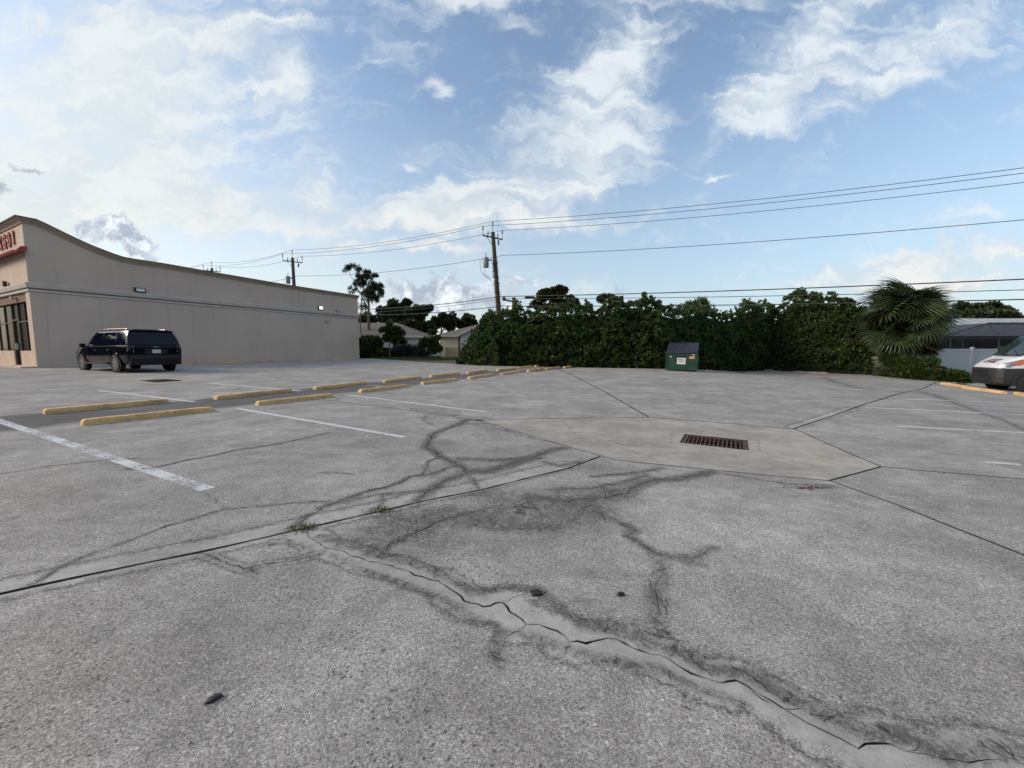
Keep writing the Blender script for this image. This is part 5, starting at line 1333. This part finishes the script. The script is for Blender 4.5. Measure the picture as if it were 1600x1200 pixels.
# near small trees by the wall end
M_fresh = leaf_mat('fresh_leaf', (.022, .050, .012), (.075, .115, .025), .45, .3)
crown_tree('small_tree', 'young leafy tree with pale stem in front of the left house', 41, (609, 520), [(609, 512, 9, 8), (616, 520, 10, 9), (603, 522, 9, 8), (622, 527, 9, 7), (610, 530, 12, 7), (628, 534, 5, 4)], 900, .34, M_fresh, seed=20, trunk_r=.07, base_v=561, wd=.32)
crown_tree('bush', 'dense dark bush against the far corner of the stucco building', 42, (585, 545), [(574, 545, 16, 12), (590, 541, 16, 13), (600, 549, 14, 11), (566, 553, 10, 7), (582, 532, 14, 8), (568, 533, 9, 6)], 2100, .36, M_hedge, seed=21, trunk_r=.1, base_v=560, limbs=False)
crown_tree('small_tree', 'small bushy tree in front of the gap between houses', 40, (674, 540), [(674, 530, 8, 6), (683, 540, 7, 7), (668, 542, 10, 8), (678, 549, 10, 5), (662, 535, 5, 5), (674, 521, 4, 3), (685, 529, 4, 4)], 620, .32, M_fresh, seed=22, trunk_r=.07, base_v=563)
crown_tree('shrub_row', 'low greyish shrubs along the fence in front of the left house', 43, (640, 552), [(612, 553, 12, 7), (628, 552, 12, 9), (644, 552, 12, 9), (656, 554, 10, 7), (634, 545, 8, 5), (650, 546, 7, 4)], 1500, .45, leaf_mat('grey_leaf', (.045, .055, .06), (.11, .125, .13)), seed=23, trunk_r=.05, base_v=562, limbs=False, wd=.08, cat='shrub')
crown_tree('cabbage_palm_far', 'round palm top showing above the hedge behind the dumpster', 34, (1086, 484), [(1086, 480, 12, 6), (1080, 484, 10, 4), (1093, 484, 10, 4)], 420, .55, M_fresh, seed=24, trunk_r=.16, wd=.06, cat='palm', limbs=False)

# ------------------------------------------------------------------ big fan palm
def per_object_tone(m, lo, hi):
    N = NT(m.node_tree); oi = N('ShaderNodeObjectInfo').outputs['Random']
    for n_ in list(m.node_tree.nodes):
        if n_.bl_idname in ('ShaderNodeBsdfPrincipled', 'ShaderNodeBsdfTranslucent'):
            s_ = n_.inputs[0]; src = s_.links[0].from_socket
            v_ = N('ShaderNodeVectorMath', {0: src, 'Scale': N.math('ADD', lo, N.math('MULTIPLY', oi, hi - lo))}, operation='SCALE').outputs[0]
            m.node_tree.links.new(v_, s_)
    return m
M_fr = [leaf_mat('palm_leaf', (.030, .050, .020), (.090, .118, .048), .45, .25), leaf_mat('young_palm_leaf', (.10, .14, .025), (.17, .20, .05), .45, .3), leaf_mat('dead_palm_leaf', (.10, .070, .032), (.22, .155, .075), .8, .15)]
for m_ in M_fr: per_object_tone(m_, .4, 1.15)
def frond_mesh(m, seed, droop=1.0, closed=1.0):
    r = random.Random(seed); mb = MB(); PL = 1.0
    mb.tube([(0, 0, 0), (PL * .5, 0, .05), (PL, 0, -.02)], [.022, .017, .012], 4)
    n = 24
    for i in range(n):
        a = (-1 + 2 * (i + .5) / n) * rad(118) * closed; L = (1.15 - .25 * abs(a) / 2) * r.uniform(.9, 1.1)
        d = Vector((math.cos(a), math.sin(a), .15 - .12 * abs(a))); d.normalize()
        s = Vector((-math.sin(a), math.cos(a), 0)) ; w = .036
        p0 = Vector((PL - .03, 0, 0)); p1_ = p0 + d * L * .45; p2_ = p0 + d * L * .75 - Vector((0, 0, .10 * droop)); p3_ = p0 + d * L * .95 - Vector((0, 0, (.32 + r.uniform(0, .2)) * droop))
        dr2 = lambda q: Vector((PL + (q.x - PL) * .72, q.y, q.z - max(0, q.x - PL) * .62 * droop))
        p1_, p2_, p3_ = dr2(p1_), dr2(p2_), dr2(p3_)
        f = Vector((0, 0, .02))
        mb.add([p0 - s * .006, p0 + s * .006, p1_ + s * w + f, p1_ - s * w + f, p2_ + s * w * .7, p2_ - s * w * .7, p3_ + s * .004, p3_ - s * .004], [(0, 1, 2, 3), (3, 2, 4, 5), (5, 4, 6, 7)])
    bm_me = bpy.data.meshes.new('frond'); bm_me.from_pydata(mb.v, [], mb.f); bm_me.materials.append(m); return bm_me
pb = P(1408, 560, 23.2); pb.z = float(gz(pb.x, pb.y)) - .1
palm = empty('fan_palm', pb, 0, label='large round fan palm with hanging dead fronds at the right end of the hedge', cat='palm')
ph_ = P(1408, 488, 23.2).z - pb.z
MB().tube([(0, 0, 0), (.1, 0, ph_ * .5), (0, 0, ph_)], [.26, .22, .2], 12).build('trunk', mat('palm_trunk', (.04, .033, .026), .95, var=.4, vscale=9, bump=.8, bscale=12), palm, smooth=True)
fm = [frond_mesh(M_fr[0], s, d, c_) for s, d, c_ in ((1, .9, 1), (2, 1.2, 1), (3, .45, .9), (4, .6, .9), (5, .08, .62), (6, .0, .7))]; fy = frond_mesh(M_fr[1], 8, .35, .5); fd = [frond_mesh(M_fr[2], s, .05, .5) for s in (9, 10)]
def frond(me, az, el, sc_, z=0.0, roll=1.0):
    o = link_mesh('frond', me, palm, (0, 0, ph_ + z)); d = Vector((math.cos(az) * math.cos(el), math.sin(az) * math.cos(el), math.sin(el)))
    x = d; y = Vector((-math.sin(az), math.cos(az), 0)); zz = x.cross(y)
    R = Matrix((x, y, zz)).transposed() @ Matrix.Rotation(random.uniform(-roll, roll), 3, 'X')
    o.rotation_euler = R.to_euler(); o.scale = (sc_ * 1.16,) * 3; return o
for i in range(180):
    t_ = (i + .5) / 180; el = rad(78) - t_ ** .9 * rad(140) + random.uniform(-.2, .2); az = i * 2.39996 + random.uniform(-.3, .3)
    q_ = el + random.gauss(0, .28); frond(fm[(0 if q_ > .45 else 2 if q_ > -.25 else 4) + i % 2], az, el, random.uniform(.80, 1.12) * (1.0 if el > -.6 else .88), z=random.uniform(-.7, .25) - 1.0 * t_, roll=1.1 if el > -.4 else .6)
for i in range(110):
    frond(fm[2 + i % 4], i * 2.39996, random.uniform(-1.1, .9), random.uniform(.5, .72), z=random.uniform(-1.5, .2), roll=1.2)
for i in range(48):
    az_ = i * 2.39996; brown = (math.cos(az_ + .8) > .2 and i % 2 == 0)
    frond(fd[i % 2] if brown else fm[4 + i % 2], az_, random.uniform(-1.3, -.85), random.uniform(.85, 1.05), z=random.uniform(-1.7, -.9), roll=.5)
for az, el, s_ in ((-1.45, -.15, 1.0), (-1.62, -.45, .9)): frond(fy, az, el, s_, z=.2)
for az, el, s_, z in ((-1.0, -.80, 1.1, -.85), (-.75, -.95, 1.1, -1.1), (-1.25, -1.0, 1.1, -.95), (-.45, -.85, 1.1, -1.0), (-.9, -1.1, 1.12, -1.3), (-.2, -.9, 1.08, -1.1), (-1.5, -1.0, .95, -.9), (-.6, -1.15, 1.1, -1.35), (-1.1, -.75, 1.0, -1.3)): frond(fd[0 if s_ > 1.07 else 1], az, el, s_, z, roll=.35)

# ------------------------------------------------------------------ fences and houses
M_vinyl = mat('white_vinyl', (.50, .54, .60), .5, var=.04)
f0, f1 = P(1436, 545, 25.6), P(1436, 545, 25.6); f0.z = 0
fz = float(gz(f0.x, f0.y)) - .05; ftop = P(1500, 545, 25.6).z
fe = empty('vinyl_fence', (f0.x, f0.y, fz), 0, label='white vinyl privacy fence behind the van and the low shrub', cat='fence')
H_ = ftop - fz
posts = [P(1519, 545, 25.6).x - f0.x + k * 2.45 for k in (-1, 0, 1, 2, 3)]
for x in posts:
    po = MB().bx(x - .065, x + .065, -.065, .065, 0, H_ + .03).build('post', M_vinyl, fe)
    MB().loft([[(x - .085, -.085, H_ + .032), (x + .085, -.085, H_ + .032), (x + .085, .085, H_ + .032), (x - .085, .085, H_ + .032)], [(x - .085, -.085, H_ + .06), (x + .085, -.085, H_ + .06), (x + .085, .085, H_ + .06), (x - .085, .085, H_ + .06)], [(x - .01, -.01, H_ + .12), (x + .01, -.01, H_ + .12), (x + .01, .01, H_ + .12), (x - .01, .01, H_ + .12)]]).build('cap', M_vinyl, po)
rl = MB().bx(-.02, .02, 0, 1, 0, 1)
for x0_, x1_ in [(-.6, posts[0])] + list(zip(posts, posts[1:])):
    x0_ += .07; x1_ -= .07
    MB().bx(x0_, x1_, -.035, .035, H_ - .13, H_).build('rail', M_vinyl, fe); MB().bx(x0_, x1_, -.035, .035, .05, .18).build('rail', M_vinyl, fe)
    n = max(1, int((x1_ - x0_) / .155)); w = (x1_ - x0_) / n
    bme = MB().bx(.004, w - .004, -.012, .012, .182, H_ - .132).mesh('board', M_vinyl)
    for i in range(n): link_mesh('board', bme, fe, (x0_ + i * w, 0, 0))
M_shing = mat('brown_shingle', (.125, .102, .092), .9, var=.18, vscale=2); M_shg = mat('pale_grey_shingle', (.34, .36, .37), .9, var=.15, vscale=2)
M_cream = mat('cream_stucco', (.70, .64, .46), .9, var=.04); M_hwhite = mat('white_house_paint', (.55, .60, .66), .8); M_teal = mat('teal_stucco', (.10, .20, .20), .9, var=.1)
M_fascia = mat('pale_fascia', (.42, .41, .40), .7)
M_hglass = glass_mat('house_window_glass', (.02, .022, .026))
def hip_house(name, label, x0, x1, y0, y1, zg, ze, zr, ov, hipx, m_wall, m_roof, wins=()):
    r = empty(name, ((x0 + x1) / 2, y0, zg), 0, label=label, cat='house'); ox, oy = r.location.x, r.location.y
    a, b = x0 - ox, x1 - ox; d = y1 - y0; h = ze - zg; k = zr - zg
    MB().bx(a, b, 0, d, -.3, h).build('wall', m_wall, r)
    e = ov; hr = hipx
    vs = [(a - e, -e, h), (b + e, -e, h), (b + e, d + e, h), (a - e, d + e, h), (a - e + hr, d / 2, k), (b + e - hr, d / 2, k)]
    vs += [(x, y, z - .12) for x, y, z in vs[:4]]
    MB().add(vs, [(0, 1, 5, 4), (1, 2, 5), (2, 3, 4, 5), (3, 0, 4), (0, 1, 7, 6), (1, 2, 8, 7), (2, 3, 9, 8), (3, 0, 6, 9), (6, 7, 8, 9)]).build('roof', m_roof, r)
    MB().bx(a - e - .02, b + e + .02, -e - .03, -e - .002, h - .20, h + .01).build('fascia', M_fascia, r)
    for (u0, u1, z0_, z1_) in wins:
        w = MB().bx(u0 - ox, u1 - ox, -.05, -.003, z0_, z1_).build('window', M_fascia, r)
        mid = (u0 + u1) / 2 - ox
        for s0, s1 in ((u0 - ox + .06, mid - .03), (mid + .03, u1 - ox - .06)): MB().bx(s0, s1, -.062, -.052, z0_ + .06, z1_ - .06).build('pane', M_hglass, w)
    return r
zl = .45
hip_house('house', 'house with brown hip roof beyond the end of the stucco building', -30, P(662, 530, 50).x, 48, 59, zl, P(660, 525, 48).z, P(610, 504, 53).z, .6, 5.0, M_hwhite, M_shing, [(-14.6, -13.2, 1.0, 2.2)])
vt = MB().bx(0, 1.4, 0, .8, 0, .35)
# second house: cream body and white gable wing
hx0, hx1 = P(688, 540, 42).x, P(711, 540, 42).x
r = hip_house('house', 'cream house with brown roof and white gable at the left end of the hedge', hx0, hx0 + 13, 42.3, 52, zl, P(700, 523.5, 42).z, P(745, 505, 47).z, .5, 4.6, M_cream, M_shing, [(P(715, 540, 42).x, P(719.5, 540, 42).x, .3, 2.5)])
ox, oy, oz = r.location
gx0, gx1 = P(720.5, 540, 41).x - ox, P(720.5, 540, 41).x - ox + 5.6; gy = 40.6 - oy; ze = P(720, 523, 41).z - oz; zr = ze + 1.35; gm_ = (gx0 + gx1) / 2
MB().loft([[(gx0, y, -.3), (gx1, y, -.3), (gx1, y, ze), (gm_, y, zr), (gx0, y, ze)] for y in (gy, 42.2 - oy)]).build('gable_wing', M_fascia, r)
ins_ = .38
MB().loft([[(gx0 - .35, y, ze - .17), (gm_, y, zr), (gx1 + .35, y, ze - .17), (gx1 + .35, y, ze - .05), (gm_, y, zr + .13), (gx0 - .35, y, ze - .05)] for y in (gy - .3, 44.4 - oy)]).build('gable_roof', M_shing, r)
MB().loft([[(gx0 - .38, y, ze - .26), (gm_, y, zr - .07), (gx1 + .38, y, ze - .26), (gx1 + .38, y, ze - .03), (gm_, y, zr + .15), (gx0 - .38, y, ze - .03)] for y in (gy - .34, gy - .31)]).build('rake_board', M_fascia, r)
# right house and pool enclosure
yR = 37.0
hr_ = hip_house('house', 'teal house with pale grey hip roof behind the screened enclosure', P(1440, 540, yR).x, 66, yR, 47, -.1, P(1500, 527, yR).z, P(1520, 497.5, 42).z, .5, 6.5, M_teal, M_shg,
    [(P(1511, 540, yR).x, P(1557, 540, yR).x, .5, P(1530, 534, yR).z + .1), (P(1574, 540, yR).x, P(1592, 540, yR).x, .3, P(1580, 530, yR).z + .1)])
M_mesh = bpy.data.materials.new('dark_insect_screen'); M_mesh.use_nodes = True
N = NT(M_mesh.node_tree); bs = N.n['Principled BSDF']; bs.inputs['Base Color'].default_value = (.02, .02, .032, 1); bs.inputs['Roughness'].default_value = .8
bs.inputs['Alpha'].default_value = .93
M_mesh2 = bpy.data.materials.new('wall_insect_screen'); M_mesh2.use_nodes = True
N = NT(M_mesh2.node_tree); bs = N.n['Principled BSDF']; bs.inputs['Base Color'].default_value = (.02, .022, .03, 1); bs.inputs['Roughness'].default_value = .8; bs.inputs['Alpha'].default_value = .45
M_bron = mat('dark_bronze_frame', (.018, .018, .026), .5)
yc = 31.5
cx0 = P(1472, 524, yc).x; cx1 = cx0 + 16; cg = -.1; ez = P(1500, 525.5, yc).z - cg; tz = P(1560, 505, yc + 2.4).z - cg
cg_root = empty('pool_enclosure', (cx0, yc, cg), 0, label='dark screened pool enclosure with hipped mesh roof behind the white fence', cat='pool enclosure')
tx0 = P(1544, 505, yc + 2.4).x - cx0; D_ = yR - .7 - yc
MB().add([(0, 0, ez), (16, 0, ez), (tx0 + 12, 2.4, tz), (tx0, 2.4, tz)], [(0, 1, 2, 3)]).build('roof_screen', M_mesh, cg_root)
MB().add([(0, 0, ez), (tx0, 2.4, tz), (tx0, D_, tz), (0, D_, ez)], [(0, 1, 2, 3)]).build('roof_screen', M_mesh, cg_root)
MB().add([(tx0, 2.4, tz), (tx0 + 12, 2.4, tz), (tx0 + 12, D_, tz), (tx0, D_, tz)], [(0, 1, 2, 3)]).build('roof_screen', M_mesh, cg_root)
MB().add([(0, 0, 0), (16, 0, 0), (16, 0, ez), (0, 0, ez)], [(0, 1, 2, 3)]).build('wall_screen', M_mesh2, cg_root)
def beam(a, b, r_=.055, nm='frame_beam'): MB().tube([a, b], r_, 4).build(nm, M_bron, cg_root)
beam((0, 0, ez), (16, 0, ez), .07); beam((tx0, 2.4, tz), (tx0 + 12, 2.4, tz), .07); beam((0, 0, ez), (tx0, 2.4, tz), .06); beam((0, 0, ez), (0, D_, ez))
xa = P(1561, 524, yc).x - cx0
beam((P(1507, 525, yc).x - cx0, 0, ez), (tx0, 2.4, tz)); beam((xa, 0, ez), (tx0, 2.4, tz)); beam((xa, 0, ez), (P(1575, 506, yc + 2.4).x - cx0, 2.4, tz)); beam((xa + 5, 0, ez), (P(1575, 506, yc + 2.4).x - cx0 + 2, 2.4, tz))
for u in (1486, 1505, 1561, 1600, 1640): beam((P(u, 530, yc).x - cx0, 0, 0), (P(u, 530, yc).x - cx0, 0, ez), .06 if u == 1561 else .04, 'frame_post')
# chain-link fence by the small trees
M_fence = mat('dark_green_fence', (.02, .035, .02), .6)
ca, cb = P(600, 550, 44.5), P(760, 550, 41.0)
ch = empty('chain_link_fence', (ca.x, ca.y, .45), 0, label='low dark chain-link fence on the grass in front of the houses', cat='fence')
L_ = (cb.xy - ca.xy); 
for i in range(9):
    q = L_ * i / 8; MB().tube([(q.x, q.y, 0), (q.x, q.y, 1.25)], .035, 6).build('post', M_fence, ch)
MB().tube([(0, 0, 1.22), (L_.x, L_.y, 1.22)], .022, 5).build('top_rail', M_fence, ch)
mb = MB(); n = 130
for i in range(n):
    q = L_ * i / n; q2 = L_ * min(i + 6, n) / n; q3 = L_ * max(i - 6, 0) / n
    for qq in (q2, q3): mb.tube([(q.x, q.y, .05), (qq.x, qq.y, 1.2)], .007, 3, cap=False)
mb.build('wire_mesh', M_fence, ch)

# ------------------------------------------------------------------ small litter and moss
M_scrap = mat('black_rubber_scrap', (.012, .012, .014), .7)
c = G(334, 1093); sc_ = MB().loft([[(-.030, -.006, 0), (-.012, -.017, .002), (.012, -.016, .004), (.030, -.010, .001), (.026, .004, .003), (.008, .015, .002), (-.014, .014, .003)], [(-.028, -.005, .007), (-.012, -.014, .013), (.010, -.013, .016), (.026, -.008, .010), (.022, .003, .012), (.008, .012, .012), (-.012, .011, .010)]]).build('rubber_scrap', M_scrap, bevel=.001)
sc_.location = c; sc_.rotation_euler = (0, 0, .75); tag(sc_, 'small curled black rubber scrap lying on the near pavement', 'scrap')
c = G(838, 927.5); h = MB().box((0, 0, 0), (.055, .05, .010)).build('metal_tag', M_scrap, bevel=.003); h.location = c + Vector((0, 0, .006)); h.rotation_euler = (0, 0, .3); tag(h, 'small flat black square beside the long crack', 'metal tag')
c = G(970, 931); h = MB().tube([(-.022, 0, .004), (-.01, 0, .012), (.012, .002, .012), (.024, .004, .004)], [.004, .012, .011, .003], 8).build('pebble', M_scrap, smooth=True); h.location = c; tag(h, 'dark pebble right of the black square', 'pebble')
M_twig = mat('brown_leaf_litter', (.075, .035, .022), .9, var=.4, vscale=40)
def litter(name, label, u, v, su, sv, n, size, m, cat='leaf litter', h=.01):
    o_ = G(u, v); Q = []
    for _ in range(n):
        p = G(u + random.gauss(0, su), v + random.gauss(0, sv)); p = p - o_; p.z += random.uniform(.003, h)
        a = random.uniform(0, 6.28); d = Vector((math.cos(a), math.sin(a), random.uniform(-.3, .6))) * size * random.uniform(.5, 1.2); s = Vector((-d.y, d.x, random.uniform(-.1, .1) * size)) * .28
        Q.append([p - d, p + s, p + d, p - s])
    o = link_mesh(name, poly_mesh(name, np.array([[list(x) for x in q] for q in Q]), m)); o.location = o_
    return tag(o, label, None, kind='stuff')
litter('leaf_litter', 'brown leaf litter gathered at the edge of the drain apron', 1265, 762.5, 14, 1.2, 90, .022, M_twig)
litter('leaf_litter', 'heap of brown litter beside the faded yellow stop at the van', 1502, 602.5, 5, .7, 240, .07, M_twig, h=.12)
litter('leaf_litter', 'fallen leaves along the foot of the palm and shrub', 1430, 592, 40, 1.6, 500, .05, M_twig, h=.05)
litter('leaf_litter', 'leaves along the hedge foot', 1150, 578.5, 130, 1.0, 500, .05, M_twig, h=.04)
for (u, v, wh) in ((520, 1055, 'right of the black scrap'), (585, 925, 'just below the start of the long crack'), (1078, 1110, 'below the long crack at the lower right'), (295, 1168, 'below the black scrap at the bottom edge'), (1100, 1030, 'just above the long crack, right of the centre'), (905, 1110, 'below the long crack, bottom centre')):
    o_ = G(u, v); d = random.uniform(0, 3.1); o = MB().tube([(0, 0, .002), (.012 * math.cos(d), .012 * math.sin(d), .004), (.026 * math.cos(d + .2), .026 * math.sin(d + .2), .002)], [.001, .0022, .0008], 5).build('twig', M_twig)
    o.location = o_; tag(o, 'tiny dark twig on the pavement ' + wh, 'twig', 'tiny twigs scattered on the near pavement')
# moss tufts in the long joint
M_moss = leaf_mat('joint_moss', (.03, .045, .010), (.10, .115, .03), .8, .2)
Q = []; jl = [G(*p) for p in J['j1']]; dens_seg = [.5, .9, .9, .5, .7, .55, .25, .12, .06, .03, .0]
for (a, b), dn in zip(zip(jl, jl[1:]), dens_seg):
    L_ = (b - a).length
    for _ in range(int(L_ * dn * 420)):
        t_ = random.random(); 
        if mnoise.noise((a.lerp(b, t_).x * 3.1, a.lerp(b, t_).y * 3.1, 2.2)) < -.08: continue
        p = a.lerp(b, t_); p = p + Vector((random.gauss(0, .012), random.gauss(0, .012), -.022)); hgt = random.uniform(.012, .036)
        d = Vector((random.uniform(-1, 1), random.uniform(-1, 1), random.uniform(.8, 2))).normalized() * hgt; s = d.cross(Vector((0, 0, 1))).normalized() * .004
        Q.append([p - s, p + s, p + d + s * .3, p + d - s * .3])
for (u, v, k) in ((748, 657, 120), (475, 826, 260), (597, 798, 160)):
    c = G(u, v)
    for _ in range(k):
        p = c + Vector((random.gauss(0, .05), random.gauss(0, .04), -.01)); p.z = float(gz(p.x, p.y)) - .008; d = Vector((random.uniform(-1, 1), random.uniform(-1, 1), random.uniform(.5, 2))).normalized() * .03; s = d.cross(Vector((0, 0, 1))).normalized() * .004
        Q.append([p - s, p + s, p + d + s * .3, p + d - s * .3])
o = link_mesh('moss', poly_mesh('moss', np.array([[list(x) for x in q] for q in Q]), M_moss)); tag(o, 'green moss and weeds growing in the long pavement joint', None, kind='stuff')
# grass strip beyond the lot edge, left of the hedge
M_lawn = leaf_mat('lawn_blade', (.05, .075, .015), (.13, .15, .04), .8, .3); Q = []
for _ in range(9000):
    u = random.uniform(560, 760); a = P(u, 560, random.uniform(39.5, 47)); a.z = float(gz(a.x, a.y)) - .10
    gb = G(u, np.interp(u, [561, 650, 745], [558.8, 565, 571]))
    if a.y < gb.y + .1: continue
    d = Vector((random.uniform(-.5, .5), random.uniform(-.5, .5), 1)) * random.uniform(.08, .3); s = Vector((.03, 0, 0)); Q.append([a - s, a + s, a + d + s * .2, a + d - s * .2])
o = link_mesh('lawn_grass', poly_mesh('lawn_grass', np.array([[list(x) for x in q] for q in Q]), M_lawn)); tag(o, 'rough grass between the lot edge and the houses', None, kind='stuff')

# unseen tree belt added left, behind and right to block low sky from reflections
rr_ = np.random.default_rng(40); n = 7000
az = rr_.uniform(rad(62), rad(298), n); R_ = 58 + 5 * np.sin(az * 5) + rr_.uniform(0, 4, n); hh_ = (9.5 + 1.8 * np.sin(az * 7) + 1.4 * np.sin(az * 17 + 1)); zz_ = rr_.random(n) ** .8 * hh_ + .5
C_ = np.column_stack([np.sin(az) * R_, np.cos(az) * R_, zz_]); A_ = np.column_stack([-np.sin(az), -np.cos(az), np.full(n, .6)]) + rr_.normal(size=(n, 3)) * .4
o = link_mesh('added_tree_belt', poly_mesh('added_tree_belt', leaf_rosettes(C_, A_, 6, 1.5, .45, seed=41), M_oak)); tag(o, 'added unseen belt of trees round the lot that darkens reflections', None, kind='stuff')
mb = MB(); k_ = 60
ring = lambda r0, z0: [(math.sin(a) * r0, math.cos(a) * r0, z0) for a in [rad(62) + (rad(298) - rad(62)) * i / k_ for i in range(k_ + 1)]]
for i in range(k_):
    A0, A1, B0_, B1_ = ring(66, -.2), ring(66, 8.0), ring(70, 8.4), ring(70, -.2)
    mb.quad(A0[i], A0[i + 1], A1[i + 1], A1[i]); mb.quad(A1[i], A1[i + 1], B0_[i + 1], B0_[i]); mb.quad(B0_[i], B0_[i + 1], B1_[i + 1], B1_[i])
tag(mb.build('added_belt_core', M_core), 'added unseen dark core of the tree belt, blocking low sky', None, kind='stuff')
# surface of the land there is lawn already
